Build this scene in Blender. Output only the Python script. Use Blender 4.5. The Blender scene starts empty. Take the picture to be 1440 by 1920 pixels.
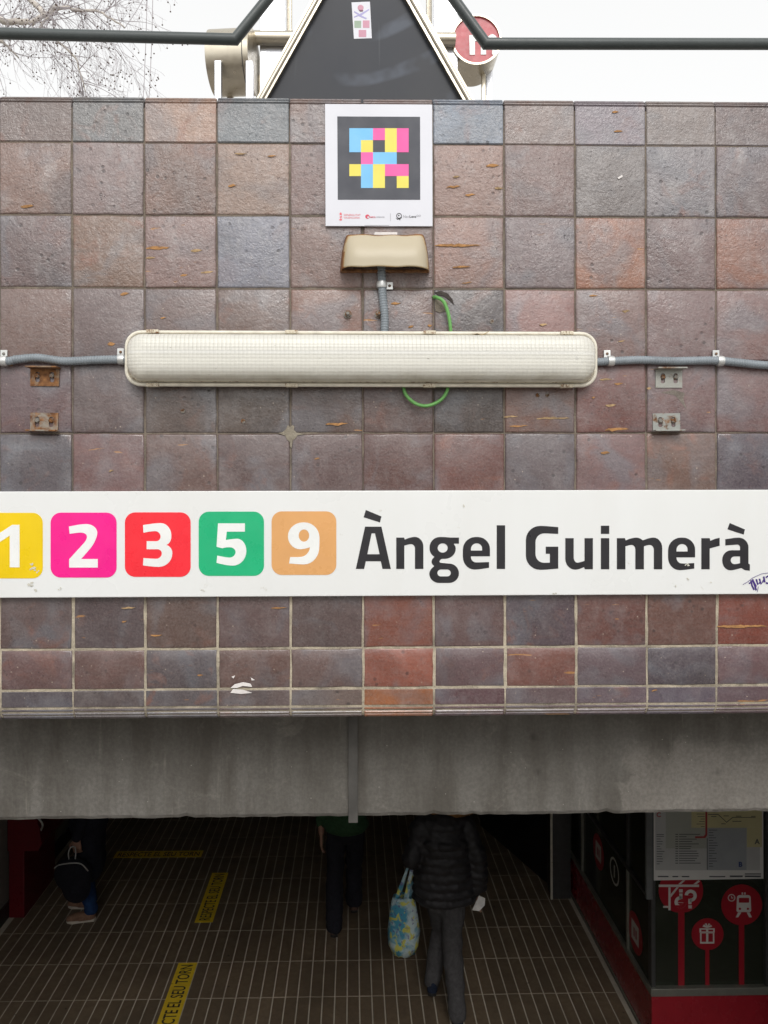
import bpy, bmesh, math, random
from mathutils import Vector, Matrix, noise as mnoise
random.seed(7)
R = math.radians
scene = bpy.context.scene
COL = scene.collection

# ------------------------------------------------------------------ camera
F, CX, CY = 1442.0, 690.0, 900.0          # focal length and principal point in pixels of a 1440x1920 frame
CAM = Vector((0.0, -2.147, 4.1))
CROT = Matrix.Rotation(R(-1.1), 3, 'Z') @ Matrix.Rotation(R(90), 3, 'X') @ Matrix.Rotation(R(-0.12), 3, 'Z')
cd = bpy.data.cameras.new('camera')
cam = bpy.data.objects.new('camera', cd); COL.objects.link(cam)
cam.matrix_world = Matrix.Translation(CAM) @ CROT.to_4x4()
cd.sensor_fit = 'AUTO'; cd.sensor_width = 36.0
cd.lens = F / 1920.0 * 36.0
cd.shift_x = (720 - CX) / 1920.0
cd.shift_y = -(960 - CY) / 1920.0
cd.clip_start = 0.05; cd.clip_end = 3000
scene.camera = cam

# ------------------------------------------------------------------ sky and sun (overcast)
SUN_EL, SUN_AZ = 40.0, 176.0
w = bpy.data.worlds.new('World'); scene.world = w; w.use_nodes = True
nt = w.node_tree
for n in list(nt.nodes): nt.nodes.remove(n)
sky = nt.nodes.new('ShaderNodeTexSky'); sky.sky_type = 'NISHITA'; sky.sun_disc = False
sky.sun_elevation = R(SUN_EL); sky.sun_rotation = R(SUN_AZ)
sky.air_density = 1.0; sky.dust_density = 4.0; sky.ozone_density = 1.0
hs = nt.nodes.new('ShaderNodeHueSaturation'); hs.inputs['Saturation'].default_value = 0.12
bg = nt.nodes.new('ShaderNodeBackground'); bg.inputs['Strength'].default_value = 0.15
wo = nt.nodes.new('ShaderNodeOutputWorld')
nt.links.new(sky.outputs[0], hs.inputs['Color']); 
ov = nt.nodes.new('ShaderNodeMix'); ov.data_type = 'RGBA'; ov.inputs[0].default_value = 0.75      # even cloud deck over the clear sky
ov.inputs[7].default_value = (5.0, 5.0, 4.95, 1)
nt.links.new(hs.outputs[0], ov.inputs[6]); nt.links.new(ov.outputs[2], bg.inputs[0]); nt.links.new(bg.outputs[0], wo.inputs[0])
sl = bpy.data.lights.new('sun', 'SUN'); sl.energy = 0.9; sl.angle = R(26); sl.color = (1.0, 0.965, 0.92)
so = bpy.data.objects.new('sun', sl); COL.objects.link(so)
az, el = R(SUN_AZ), R(SUN_EL)
sdir = Vector((math.sin(az) * math.cos(el), math.cos(az) * math.cos(el), math.sin(el)))
so.rotation_euler = sdir.to_track_quat('Z', 'Y').to_euler()
so.location = (0, -3, 12)
vs = scene.view_settings
vs.view_transform = 'Standard'; vs.look = 'None'; vs.gamma = 1.0; vs.use_curve_mapping = False
vs.exposure = 0.55
scene.render.film_transparent = False

# ------------------------------------------------------------------ layout helpers
def ray(px, py):
    return CROT @ Vector(((px - CX) / F, -(py - CY) / F, -1.0))
def at(px, py, Y=0.0):                       # point of the vertical plane y = Y
    d = ray(px, py); return CAM + d * ((Y - CAM.y) / d.y)
def onz(px, py, Z=0.0):                      # point of the horizontal plane z = Z
    d = ray(px, py); return CAM + d * ((Z - CAM.z) / d.z)
def onx(px, py, X):                          # point of the vertical plane x = X
    d = ray(px, py); return CAM + d * ((X - CAM.x) / d.x)

# ------------------------------------------------------------------ object helpers
def link(o, parent=None):
    COL.objects.link(o)
    if parent is not None: o.parent = parent
    return o
def tag(o, label=None, cat=None, group=None, kind=None):
    if label: o['label'] = label
    if cat: o['category'] = cat
    if group: o['group'] = group
    if kind: o['kind'] = kind
    return o
def empty(name, loc=(0, 0, 0), label=None, cat=None, group=None, kind=None):
    o = bpy.data.objects.new(name, None); o.empty_display_size = 0.05
    link(o); o.location = loc
    return tag(o, label, cat, group, kind)
def mobj(name, me, mat=None, parent=None, loc=None, smooth=False):
    o = bpy.data.objects.new(name, me)
    if mat is not None and not me.materials: me.materials.append(mat)
    link(o, parent)
    if parent is not None:
        o.matrix_parent_inverse = Matrix.Translation(-Vector(parent.location))
    if loc is not None: o.location = loc
    if smooth:
        for p in me.polygons: p.use_smooth = True
    return o

class MB:
    def __init__(s): s.v = []; s.f = []
    def add(s, vs_, fs):
        k = len(s.v); s.v += [tuple(v) for v in vs_]; s.f += [tuple(i + k for i in f) for f in fs]; return s
    def box(s, a, b, bev=0.0):
        (x0, y0, z0), (x1, y1, z1) = a, b
        x0, x1 = min(x0, x1), max(x0, x1); y0, y1 = min(y0, y1), max(y0, y1); z0, z1 = min(z0, z1), max(z0, z1)
        if bev <= 0:
            return s.add([(x0,y0,z0),(x1,y0,z0),(x1,y1,z0),(x0,y1,z0),(x0,y0,z1),(x1,y0,z1),(x1,y1,z1),(x0,y1,z1)],
                         [(0,3,2,1),(4,5,6,7),(0,1,5,4),(1,2,6,5),(2,3,7,6),(3,0,4,7)])
        bm = bmesh.new(); bmesh.ops.create_cube(bm, size=1)
        for v in bm.verts:
            v.co = ((x0+x1)/2 + v.co.x*(x1-x0), (y0+y1)/2 + v.co.y*(y1-y0), (z0+z1)/2 + v.co.z*(z1-z0))
        bmesh.ops.bevel(bm, geom=bm.edges[:], offset=bev, segments=2, profile=0.5, affect='EDGES')
        bm.verts.index_update()
        s.add([v.co[:] for v in bm.verts], [[v.index for v in f.verts] for f in bm.faces]); bm.free(); return s
    def tube(s, pts, r, n=10, caps=True, rfun=None):
        pts = [Vector(p) for p in pts]; N = len(pts); rings = []
        t0 = (pts[1] - pts[0]).normalized()
        u = t0.orthogonal().normalized()
        for i, p in enumerate(pts):
            if i == 0: t = t0
            elif i == N - 1: t = (pts[-1] - pts[-2]).normalized()
            else: t = ((pts[i+1] - p).normalized() + (p - pts[i-1]).normalized()).normalized()
            u = (u - t * u.dot(t)).normalized(); vv = t.cross(u)
            rr = r[i] if isinstance(r, (list, tuple)) else r
            k = 1.0
            if 0 < i < N - 1:
                c = (pts[i+1] - p).normalized().dot((p - pts[i-1]).normalized())
                k = 1.0 / max(0.5, math.sqrt(max(0.0, (1 + c) / 2))) if N < 12 else 1.0
            rings.append([p + (u * math.cos(a) + vv * math.sin(a)) * rr * (k if k < 1.3 else 1.3) for a in [2*math.pi*j/n for j in range(n)]])
        V = [v for rg in rings for v in rg]; Fc = []
        for i in range(N - 1):
            for j in range(n):
                Fc.append((i*n+j, i*n+(j+1) % n, (i+1)*n+(j+1) % n, (i+1)*n+j))
        if caps:
            Fc.append(tuple(reversed(range(n)))); Fc.append(tuple((N-1)*n + j for j in range(n)))
        return s.add(V, Fc)
    def lathe(s, c, axis, prof, n=24):                       # prof: (distance along axis, radius)
        axis = Vector(axis).normalized(); u = axis.orthogonal().normalized(); vv = axis.cross(u); c = Vector(c)
        V = []; Fc = []
        for (h, r) in prof:
            V += [c + axis*h + (u*math.cos(a) + vv*math.sin(a))*r for a in [2*math.pi*j/n for j in range(n)]]
        for i in range(len(prof)-1):
            for j in range(n):
                Fc.append((i*n+j, i*n+(j+1) % n, (i+1)*n+(j+1) % n, (i+1)*n+j))
        Fc.append(tuple(reversed(range(n)))); Fc.append(tuple((len(prof)-1)*n+j for j in range(n)))
        return s.add(V, Fc)
    def prism(s, poly, d):                                   # closed 3D polygon pushed along d
        d = Vector(d); n = len(poly)
        V = [Vector(p) for p in poly] + [Vector(p) + d for p in poly]
        Fc = [tuple(range(n)), tuple(reversed(range(n, 2*n)))] + [(i, i+n, (i+1) % n + n, (i+1) % n) for i in range(n)]
        return s.add(V, Fc)
    def mesh(s, name='mesh'):
        me = bpy.data.meshes.new(name); me.from_pydata(s.v, [], s.f); me.validate()
        bm = bmesh.new(); bm.from_mesh(me); bmesh.ops.recalc_face_normals(bm, faces=bm.faces[:]); bm.to_mesh(me); bm.free()
        return me
    def build(s, name, mat, parent=None, smooth=False, loc=None):
        return mobj(name, s.mesh(name), mat, parent, loc, smooth)

def auto_smooth(o, ang=35):
    me = o.data
    for p in me.polygons: p.use_smooth = True
    bm = bmesh.new(); bm.from_mesh(me)
    for e in bm.edges:
        if len(e.link_faces) == 2 and e.calc_face_angle(0) > R(ang): e.smooth = False
    bm.to_mesh(me); bm.free(); return o

def rounded(pts, seg=7):                                      # polygon of (x, y, fillet radius)
    out = []; n = len(pts)
    for i in range(n):
        p = Vector(pts[i][:2]); r = pts[i][2] if len(pts[i]) > 2 else 0
        if r <= 0: out.append((p.x, p.y)); continue
        a = Vector(pts[i-1][:2]); b = Vector(pts[(i+1) % n][:2])
        da, db = (a - p), (b - p); la, lb = da.length, db.length
        ra = pts[i-1][2] if len(pts[i-1]) > 2 else 0
        rb = pts[(i+1) % n][2] if len(pts[(i+1) % n]) > 2 else 0
        ta = min(r, la * (r / (r + ra) if ra else 1.0)); tb = min(r, lb * (r / (r + rb) if rb else 1.0))
        A = p + da.normalized() * ta; B = p + db.normalized() * tb
        for k in range(seg + 1):                              # super-elliptic corner
            t = k / seg
            q0 = A.lerp(p, 0.55); q1 = B.lerp(p, 0.55)
            q = A*(1-t)**3 + q0*3*t*(1-t)**2 + q1*3*t*t*(1-t) + B*t**3
            out.append((q.x, q.y))
    return out

def flat_mesh(loops, fn, thick):
    """filled 2-D outlines (holes by even-odd) -> thin solid; fn maps (x, y) to the local plane (u, v)"""
    cu = bpy.data.curves.new('outline', 'CURVE'); cu.dimensions = '2D'; cu.fill_mode = 'BOTH'; cu.extrude = thick / 2
    for lp in loops:
        sp = cu.splines.new('POLY'); sp.points.add(len(lp) - 1); sp.use_cyclic_u = True
        for q, (x, y) in zip(sp.points, lp):
            a, b = fn(x, y); q.co = (a, b, 0, 1)
    o = bpy.data.objects.new('outline', cu)
    me = bpy.data.meshes.new_from_object(o)
    bpy.data.objects.remove(o); bpy.data.curves.remove(cu)
    return me
def text_mesh(body, size, thick, align='LEFT', bold=0.0, sx=1.0):
    cu = bpy.data.curves.new('lettering', 'FONT'); cu.body = body; cu.size = size; cu.extrude = thick / 2
    cu.align_x = align; cu.offset = bold; cu.resolution_u = 3
    o = bpy.data.objects.new('lettering', cu)
    me = bpy.data.meshes.new_from_object(o)
    bpy.data.objects.remove(o); bpy.data.curves.remove(cu)
    if sx != 1.0:
        for v in me.vertices: v.co.x *= sx
    return me
FRONT = Matrix.Rotation(R(90), 4, 'X')                        # xy sheet -> upright sheet facing -y
def place(me, M):
    me.transform(M); me.update(); return me
def circle(cx, cy, r, n=36):
    return [(cx + r*math.cos(2*math.pi*i/n), cy + r*math.sin(2*math.pi*i/n)) for i in range(n)]
def rect(x0, y0, x1, y1): return [(x0, y0), (x1, y0), (x1, y1), (x0, y1)]
def front_flat(loops, Y, thick=0.0006):
    """outlines given in photo pixels, cut as a thin sheet standing on the plane y = Y"""
    me = flat_mesh(loops, lambda x, y: (lambda p: (p.x, p.z))(at(x, y, Y)), thick)
    return place(me, Matrix.Translation((0, Y, 0)) @ FRONT)

# ------------------------------------------------------------------ materials
def srgb(r, g, b):
    f = lambda c: (c/255/12.92) if c/255 <= 0.04045 else ((c/255+0.055)/1.055)**2.4
    return (f(r), f(g), f(b), 1.0)
class NT:
    def __init__(s, name):
        s.m = bpy.data.materials.new(name); s.m.use_nodes = True; s.t = s.m.node_tree
        for n in list(s.t.nodes): s.t.nodes.remove(n)
        s.out = s.n('ShaderNodeOutputMaterial'); s.b = s.n('ShaderNodeBsdfPrincipled')
        s.l(s.b.outputs[0], s.out.inputs['Surface'])
    def n(s, t, **k):
        nd = s.t.nodes.new(t)
        for a, v in k.items(): setattr(nd, a, v)
        return nd
    def l(s, a, b): s.t.links.new(a, b)
    def set(s, **k):
        for a, v in k.items(): s.b.inputs[a.replace('_', ' ')].default_value = v
    def coord(s, scale=(1, 1, 1), rnd=True, kind='Object'):
        tc = s.n('ShaderNodeTexCoord'); mp = s.n('ShaderNodeMapping'); mp.inputs['Scale'].default_value = scale
        if rnd:
            oi = s.n('ShaderNodeObjectInfo'); ml = s.n('ShaderNodeVectorMath', operation='MULTIPLY')
            ml.inputs[1].default_value = (17.3, 29.1, 41.7); cb = s.n('ShaderNodeCombineXYZ')
            for i in range(3): s.l(oi.outputs['Random'], cb.inputs[i])
            s.l(cb.outputs[0], ml.inputs[0]); ad = s.n('ShaderNodeVectorMath', operation='ADD')
            s.l(tc.outputs[kind], ad.inputs[0]); s.l(ml.outputs[0], ad.inputs[1]); s.l(ad.outputs[0], mp.inputs[0])
        else:
            s.l(tc.outputs[kind], mp.inputs[0])
        return mp.outputs[0]
    def noise(s, vec, scale, detail=4, rough=0.55, dist=0.0):
        n = s.n('ShaderNodeTexNoise'); n.inputs['Scale'].default_value = scale; n.inputs['Detail'].default_value = detail
        n.inputs['Roughness'].default_value = rough; n.inputs['Distortion'].default_value = dist
        s.l(vec, n.inputs['Vector']); return n.outputs['Fac']
    def voro(s, vec, scale):
        n = s.n('ShaderNodeTexVoronoi'); n.inputs['Scale'].default_value = scale; s.l(vec, n.inputs['Vector']); return n.outputs['Distance']
    def ramp(s, fac, a, b, lo=0.0, hi=1.0):
        n = s.n('ShaderNodeMapRange'); n.clamp = True
        for i, v in enumerate((a, b, lo, hi)): n.inputs[i+1].default_value = v
        s.l(fac, n.inputs[0]); return n.outputs[0]
    def math(s, op, a, b=None):
        n = s.n('ShaderNodeMath', operation=op)
        for i, v in enumerate((a, b)):
            if v is None: continue
            if isinstance(v, (int, float)): n.inputs[i].default_value = v
            else: s.l(v, n.inputs[i])
        return n.outputs[0]
    def mix(s, fac, a, b, mode='MIX'):
        n = s.n('ShaderNodeMix', data_type='RGBA', blend_type=mode)
        for i, v in ((0, fac), (6, a), (7, b)):
            if isinstance(v, (int, float)): n.inputs[i].default_value = v
            elif isinstance(v, tuple): n.inputs[i].default_value = v
            else: s.l(v, n.inputs[i])
        return n.outputs[2]
    def bump(s, h, strength=0.4, dist=0.002):
        n = s.n('ShaderNodeBump'); n.inputs['Strength'].default_value = strength if isinstance(strength, float) else 1.0
        if not isinstance(strength, float): s.l(strength, n.inputs['Strength'])
        n.inputs['Distance'].default_value = dist
        s.l(h, n.inputs['Height']); s.l(n.outputs[0], s.b.inputs['Normal'])
    def color(s, c): s.l(c, s.b.inputs['Base Color'])

def simple(name, col, rough=0.5, metal=0.0, var=0.12, scale=20.0, bump=0.0, spec=0.5, coat=0.0):
    m = NT(name); m.set(Roughness=rough, Metallic=metal)
    m.b.inputs['Specular IOR Level'].default_value = spec
    m.b.inputs['Coat Weight'].default_value = coat
    v = m.coord(); n = m.noise(v, scale, 5)
    d = tuple(c * (1 - var) for c in col[:3]) + (1.0,); e = tuple(min(1, c * (1 + var)) for c in col[:3]) + (1.0,)
    m.color(m.mix(m.ramp(n, 0.3, 0.7), d, e))
    m.l(m.ramp(m.noise(v, scale * 2.3, 3), 0.3, 0.7, max(0, rough - 0.08), min(1, rough + 0.08)), m.b.inputs['Roughness'])
    if bump: m.bump(m.noise(v, scale * 6, 4), bump, 0.002)
    return m.m

def tile_material():
    m = NT('glazed_clay_tile'); oi = m.n('ShaderNodeObjectInfo')
    v = m.coord(); vs_ = m.coord((1.0, 1.0, 5.0)); vc = m.coord((1.0, 1.0, 6.0)); vd = m.coord((3.0, 1.0, 0.6))
    base = oi.outputs['Color']; rel = oi.outputs['Alpha']
    def rand(k, a, b): return m.ramp(m.math('FRACT', m.math('MULTIPLY', oi.outputs['Random'], k)), a, b)
    blot = m.noise(v, 7.0, 4, 0.5, 0.6); blot2 = m.noise(v, 12.0, 5, 0.6, 0.9); blot3 = m.noise(v, 4.5, 3, 0.5, 0.5)
    blue = m.mix(0.6, base, (0.165, 0.178, 0.205, 1)); red = m.mix(0.55, base, (0.27, 0.105, 0.065, 1)); dk = m.mix(0.6, base, (0.055, 0.048, 0.05, 1))
    c = m.mix(m.ramp(blot, 0.50, 0.66, 0, 0.85), base, blue)
    c = m.mix(m.math('MULTIPLY', m.ramp(blot2, 0.54, 0.70), rand(3.7, 0.2, 0.9)), c, red)
    c = m.mix(m.ramp(blot3, 0.55, 0.75, 0, 0.6), c, dk)
    streak = m.noise(vs_, 22.0, 6, 0.65); fine = m.noise(v, 190.0, 3, 0.7); mid = m.noise(v, 95.0, 5, 0.65, 0.6); lump = m.noise(v, 34.0, 4, 0.55, 0.6)
    c = m.mix(m.ramp(streak, 0.35, 0.65, 0.0, 0.35), c, m.mix(0.6, c, (0.03, 0.026, 0.026, 1)))
    # pale lime bloom plus painted sky sheen, stronger on the rough upper tiles
    bl = m.math('MULTIPLY', m.ramp(m.noise(v, 16.0, 6, 0.72, 0.5), 0.44, 0.72), m.ramp(m.noise(vd, 9.0, 4), 0.35, 0.65))
    bl = m.math('MULTIPLY', bl, m.math('ADD', 0.10, m.math('MULTIPLY', rel, 0.95)))
    c = m.mix(bl, c, (0.40, 0.385, 0.385, 1))
    c = m.mix(m.ramp(fine, 0.40, 0.72, 0.0, 0.30), c, m.mix(0.5, c, (0.46, 0.40, 0.37, 1)))
    c = m.mix(m.ramp(mid, 0.60, 0.36, 0.0, 0.18), c, m.mix(0.55, c, (0.02, 0.018, 0.018, 1)))
    # burnt pits, many on some tiles, few on others
    pmask = m.math('MULTIPLY', m.ramp(m.noise(v, 8.0, 2), 0.42, 0.56), rand(5.3, 0.15, 0.8))
    pf = m.math('MULTIPLY', m.ramp(m.voro(v, 34.0), 0.12, 0.22, 1, 0), pmask)
    pf2 = m.math('MULTIPLY', m.ramp(m.voro(v, 75.0), 0.12, 0.2, 1, 0), m.ramp(m.noise(v, 14.0, 2), 0.5, 0.62))
    pits = m.math('MAXIMUM', pf, m.math('MULTIPLY', pf2, 0.8))
    c = m.mix(m.math('MULTIPLY', pits, 0.62), c, (0.035, 0.03, 0.032, 1))
    # small flakes of glaze lost to the orange body
    chip = m.noise(vc, 10.0, 3, 0.5, 0.2)
    cf = m.math('MULTIPLY', m.ramp(chip, 0.70, 0.725), rand(7.31, 0.66, 0.68))
    c = m.mix(m.math('MULTIPLY', cf, 0.8), c, (0.40, 0.20, 0.07, 1))
    # lime specks
    sp = m.voro(v, 46.0); smask = m.ramp(m.noise(v, 11.0, 2), 0.52, 0.60)
    sf = m.math('MULTIPLY', m.ramp(sp, 0.05, 0.10, 1, 0), smask)
    c = m.mix(m.math('MULTIPLY', sf, 0.8), c, (0.52, 0.43, 0.35, 1))
    m.color(c)
    h = m.math('ADD', m.math('MULTIPLY', fine, 0.5), m.math('MULTIPLY', mid, 1.0))
    h = m.math('ADD', h, m.math('MULTIPLY', lump, 0.9))
    h = m.math('ADD', h, m.math('MULTIPLY', streak, 0.25))
    h = m.math('SUBTRACT', h, m.math('MULTIPLY', pits, 0.45))
    h = m.math('SUBTRACT', h, m.math('MULTIPLY', cf, 0.4))
    m.bump(h, rel, 0.0055)
    m.l(m.ramp(m.noise(v, 10.0, 5, 0.6), 0.3, 0.7, 0.16, 0.42), m.b.inputs['Roughness'])
    m.b.inputs['Specular IOR Level'].default_value = 0.75
    return m.m

def mortar_material(name, a, b, dirt=(0.10, 0.085, 0.07, 1)):
    m = NT(name); v = m.coord(rnd=False); m.set(Roughness=0.95)
    c = m.mix(m.ramp(m.noise(v, 30, 5), 0.3, 0.7), a, b)
    m.color(m.mix(m.ramp(m.noise(v, 6.5, 6, 0.7, 0.5), 0.46, 0.66, 0, 0.8), c, dirt)); m.bump(m.noise(v, 220, 4), 0.7, 0.004); return m.m

def concrete_material():
    m = NT('stained_concrete'); v = m.coord(rnd=False); m.set(Roughness=0.85)
    n = m.noise(v, 2.2, 6, 0.6, 0.3); n2 = m.noise(m.coord((1, 1, 0.18), False), 9.0, 6, 0.65); nf = m.noise(v, 9.0, 6, 0.7)
    c = m.mix(m.ramp(n, 0.35, 0.65), (0.110, 0.102, 0.088, 1), (0.185, 0.176, 0.160, 1))
    c = m.mix(m.ramp(n2, 0.42, 0.66, 0, 0.75), c, (0.075, 0.066, 0.054, 1))
    # pale repair render at one end, ragged outline
    tc = m.n('ShaderNodeTexCoord'); sx = m.n('ShaderNodeSeparateXYZ'); m.l(tc.outputs['Object'], sx.inputs[0])
    wob = m.math('MULTIPLY', m.math('SUBTRACT', m.noise(v, 6.0, 6, 0.65, 0.5), 0.5), 0.30)
    fx = m.ramp(m.math('ADD', sx.outputs['X'], wob), 0.86, 0.885)
    fz = m.ramp(m.math('ADD', sx.outputs['Z'], m.math('MULTIPLY', wob, 0.5)), 3.02, 3.03); fz2 = m.ramp(m.math('ADD', sx.outputs['Z'], wob), 3.20, 3.25, 1, 0)
    f = m.math('MULTIPLY', m.math('MULTIPLY', fx, fz), m.math('MULTIPLY', fz2, m.ramp(nf, 0.3, 0.6, 0.5, 1.0)))
    c = m.mix(m.math('MULTIPLY', f, 0.55), c, (0.27, 0.25, 0.225, 1))
    c = m.mix(m.ramp(m.noise(v, 5.0, 6, 0.7, 0.6), 0.60, 0.68, 0, 0.28), c, (0.30, 0.28, 0.25, 1))
    c = m.mix(m.ramp(m.noise(m.coord((1, 1, 0.5), False), 14.0, 4, 0.6), 0.68, 0.76, 0, 0.45), c, (0.25, 0.24, 0.19, 1))
    c = m.mix(m.math('MULTIPLY', m.ramp(m.voro(v, 9.0), 0.06, 0.16, 0.6, 0), m.ramp(n2, 0.5, 0.6)), c, (0.05, 0.045, 0.04, 1))
    c = m.mix(m.ramp(m.voro(v, 24.0), 0.03, 0.05, 0.7, 0), c, (0.42, 0.40, 0.36, 1))
    c = m.mix(m.math('MULTIPLY', m.ramp(m.noise(m.coord((1, 1, 0.05), False), 60.0, 4, 0.6), 0.60, 0.70), m.ramp(nf, 0.45, 0.6, 0, 0.35)), c, (0.27, 0.255, 0.22, 1))
    c = m.mix(m.ramp(m.noise(v, 90.0, 5, 0.7), 0.40, 0.62, 0.30, 0), c, (0.05, 0.045, 0.04, 1))
    m.color(c); m.bump(m.math('ADD', m.noise(v, 60, 5), m.math('MULTIPLY', m.noise(v, 9, 4), 2.0)), 0.35, 0.004); return m.m

def rusty(name, paint, amount=0.5, rough=0.5, scale=26.0, metal=0.0):
    m = NT(name); v = m.coord()
    n = m.noise(v, scale, 6, 0.65, 0.4)
    rust = m.mix(m.ramp(m.noise(v, scale*3, 4), 0.35, 0.7), (0.11, 0.045, 0.018, 1), (0.30, 0.14, 0.05, 1))
    f = m.ramp(n, 0.62 - amount*0.4, 0.70 - amount*0.3)
    m.color(m.mix(f, paint, rust)); m.l(m.ramp(f, 0, 1, rough, 0.9), m.b.inputs['Roughness'])
    m.set(Metallic=metal); m.bump(m.noise(v, scale*5, 5), 0.35, 0.002); return m.m

def glossy_glass(name, tint, alpha=0.55):
    m = NT(name); m.set(Roughness=0.06); m.b.inputs['Base Color'].default_value = tint
    v = m.coord(); m.l(m.ramp(m.noise(v, 6, 4), 0.3, 0.7, 0.04, 0.16), m.b.inputs['Roughness'])
    tr = m.n('ShaderNodeBsdfTransparent'); tr.inputs[0].default_value = (0.75, 0.78, 0.74, 1)
    mx = m.n('ShaderNodeMixShader'); mx.inputs[0].default_value = alpha
    m.l(tr.outputs[0], mx.inputs[1]); m.l(m.b.outputs[0], mx.inputs[2]); m.l(mx.outputs[0], m.out.inputs['Surface']); return m.m

def diffuser_material():
    m = NT('ribbed_diffuser'); m.set(Roughness=0.28)
    tc = m.n('ShaderNodeTexCoord'); sx = m.n('ShaderNodeSeparateXYZ'); m.l(tc.outputs['Object'], sx.inputs[0])
    wx = m.math('ABSOLUTE', m.math('SINE', m.math('MULTIPLY', sx.outputs['X'], math.pi / 0.0110)))
    wz = m.math('ABSOLUTE', m.math('SINE', m.math('MULTIPLY', sx.outputs['Z'], math.pi / 0.0092)))
    h = m.math('ADD', wx, wz)
    g = m.math('MINIMUM', wx, wz)
    v = m.coord(rnd=False)
    up = m.ramp(sx.outputs['Z'], -0.004, 0.012)
    gv = m.math('MULTIPLY', m.ramp(wx, 0.0, 0.55, 1, 0), m.math('ADD', 0.25, m.math('MULTIPLY', up, 0.75)))
    gh = m.math('MULTIPLY', m.ramp(wz, 0.0, 0.50, 1, 0), m.math('SUBTRACT', 0.9, m.math('MULTIPLY', up, 0.7)))
    dirt = m.math('MULTIPLY', m.math('MAXIMUM', gv, gh), m.ramp(m.noise(v, 9, 3), 0.3, 0.7, 0.20, 0.55))
    highlight = m.math('MULTIPLY', m.ramp(sx.outputs['Z'], 0.003, 0.006), m.ramp(sx.outputs['Z'], 0.014, 0.011))  # centre streak: sky highlight painted into the cover colour
    dirt = m.math('MULTIPLY', dirt, m.math('SUBTRACT', 0.85, m.math('MULTIPLY', highlight, 0.85)))
    c = m.mix(dirt, (0.90, 0.89, 0.83, 1), (0.42, 0.40, 0.32, 1))
    low = m.math('MULTIPLY', m.ramp(sx.outputs['Z'], -0.066, -0.035, 1, 0), m.ramp(m.noise(v, 16, 5), 0.40, 0.66, 0.1, 0.9))
    c = m.mix(m.math('MULTIPLY', low, 0.55), c, (0.30, 0.24, 0.14, 1))
    c = m.mix(m.ramp(m.noise(m.coord((1, 1, 3), False), 60, 2), 0.73, 0.76, 0, 0.7), c, (0.20, 0.18, 0.14, 1))
    c = m.mix(m.math('MULTIPLY', highlight, 0.7), c, (0.93, 0.93, 0.90, 1))
    m.color(c); m.bump(h, 0.25, 0.002)
    tl = m.n('ShaderNodeBsdfTranslucent'); tl.inputs[0].default_value = (0.85, 0.82, 0.72, 1)
    tr = m.n('ShaderNodeBsdfTransparent'); tr.inputs[0].default_value = (0.95, 0.94, 0.88, 1)
    a = m.n('ShaderNodeMixShader'); a.inputs[0].default_value = 0.12; b = m.n('ShaderNodeMixShader'); b.inputs[0].default_value = 0.26
    m.l(m.b.outputs[0], a.inputs[1]); m.l(tl.outputs[0], a.inputs[2]); m.l(a.outputs[0], b.inputs[1]); m.l(tr.outputs[0], b.inputs[2])
    m.l(b.outputs[0], m.out.inputs['Surface']); return m.m

M = {}
M['tile'] = tile_material()
M['mortar_up'] = mortar_material('weathered_joint', (0.13, 0.105, 0.085, 1), (0.24, 0.20, 0.155, 1))
M['mortar_low'] = mortar_material('cream_joint', (0.34, 0.295, 0.22, 1), (0.54, 0.475, 0.365, 1))
M['mortar_patch'] = mortar_material('patch_mortar', (0.18, 0.155, 0.12, 1), (0.36, 0.32, 0.25, 1))
M['mortar_thin'] = mortar_material('thin_mortar_smear', (0.17, 0.145, 0.125, 1), (0.25, 0.22, 0.19, 1))
M['clay_body'] = simple('bare_clay', (0.36, 0.185, 0.07, 1), 0.85, var=0.45, scale=60, bump=0.4)
M['clay_pale'] = simple('bare_clay_pale', (0.37, 0.25, 0.13, 1), 0.85, var=0.45, scale=60, bump=0.4)
M['concrete'] = concrete_material()
M['sign_white'] = None
def sign_white():
    m = NT('white_enamel'); v = m.coord(rnd=False); m.set(Roughness=0.30)
    c = m.mix(m.ramp(m.noise(m.coord((1, 1, 0.25), False), 3.5, 5, 0.6), 0.4, 0.7, 0, 0.5), (0.76, 0.775, 0.77, 1), (0.70, 0.705, 0.68, 1))
    c = m.mix(m.ramp(m.noise(v, 24, 5, 0.6), 0.70, 0.76, 0, 0.45), c, (0.47, 0.44, 0.37, 1)); m.color(c)
    m.l(m.ramp(m.noise(v, 5, 4), 0.3, 0.7, 0.22, 0.40), m.b.inputs['Roughness']); m.bump(m.noise(v, 2.2, 3), 0.10, 0.01); return m.m
M['sign_white'] = sign_white()
def vinyl(name, c, rough=0.3): return simple(name, c, rough, var=0.05, scale=9)
M['yellow_v'] = vinyl('yellow_vinyl', srgb(232, 198, 10)); M['pink_v'] = vinyl('pink_vinyl', srgb(240, 28, 140))
M['red_v'] = vinyl('red_vinyl', srgb(238, 45, 58)); M['green_v'] = vinyl('green_vinyl', srgb(30, 176, 120))
M['tan_v'] = vinyl('tan_vinyl', srgb(218, 163, 104)); M['white_v'] = vinyl('white_vinyl', srgb(232, 234, 232))
M['ink'] = vinyl('charcoal_vinyl', srgb(38, 37, 41), 0.35)
M['purple_ink'] = vinyl('purple_marker', srgb(66, 44, 120))
M['paper'] = simple('poster_board', (0.67, 0.68, 0.735, 1), 0.45, var=0.02, scale=4)
M['code_grey'] = vinyl('code_grey', srgb(74, 76, 84), 0.6); M['code_blue'] = vinyl('code_blue', srgb(118, 190, 236), 0.5)
M['code_pink'] = vinyl('code_pink', srgb(236, 88, 164), 0.5); M['code_yellow'] = vinyl('code_yellow', srgb(230, 216, 92), 0.5)
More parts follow.
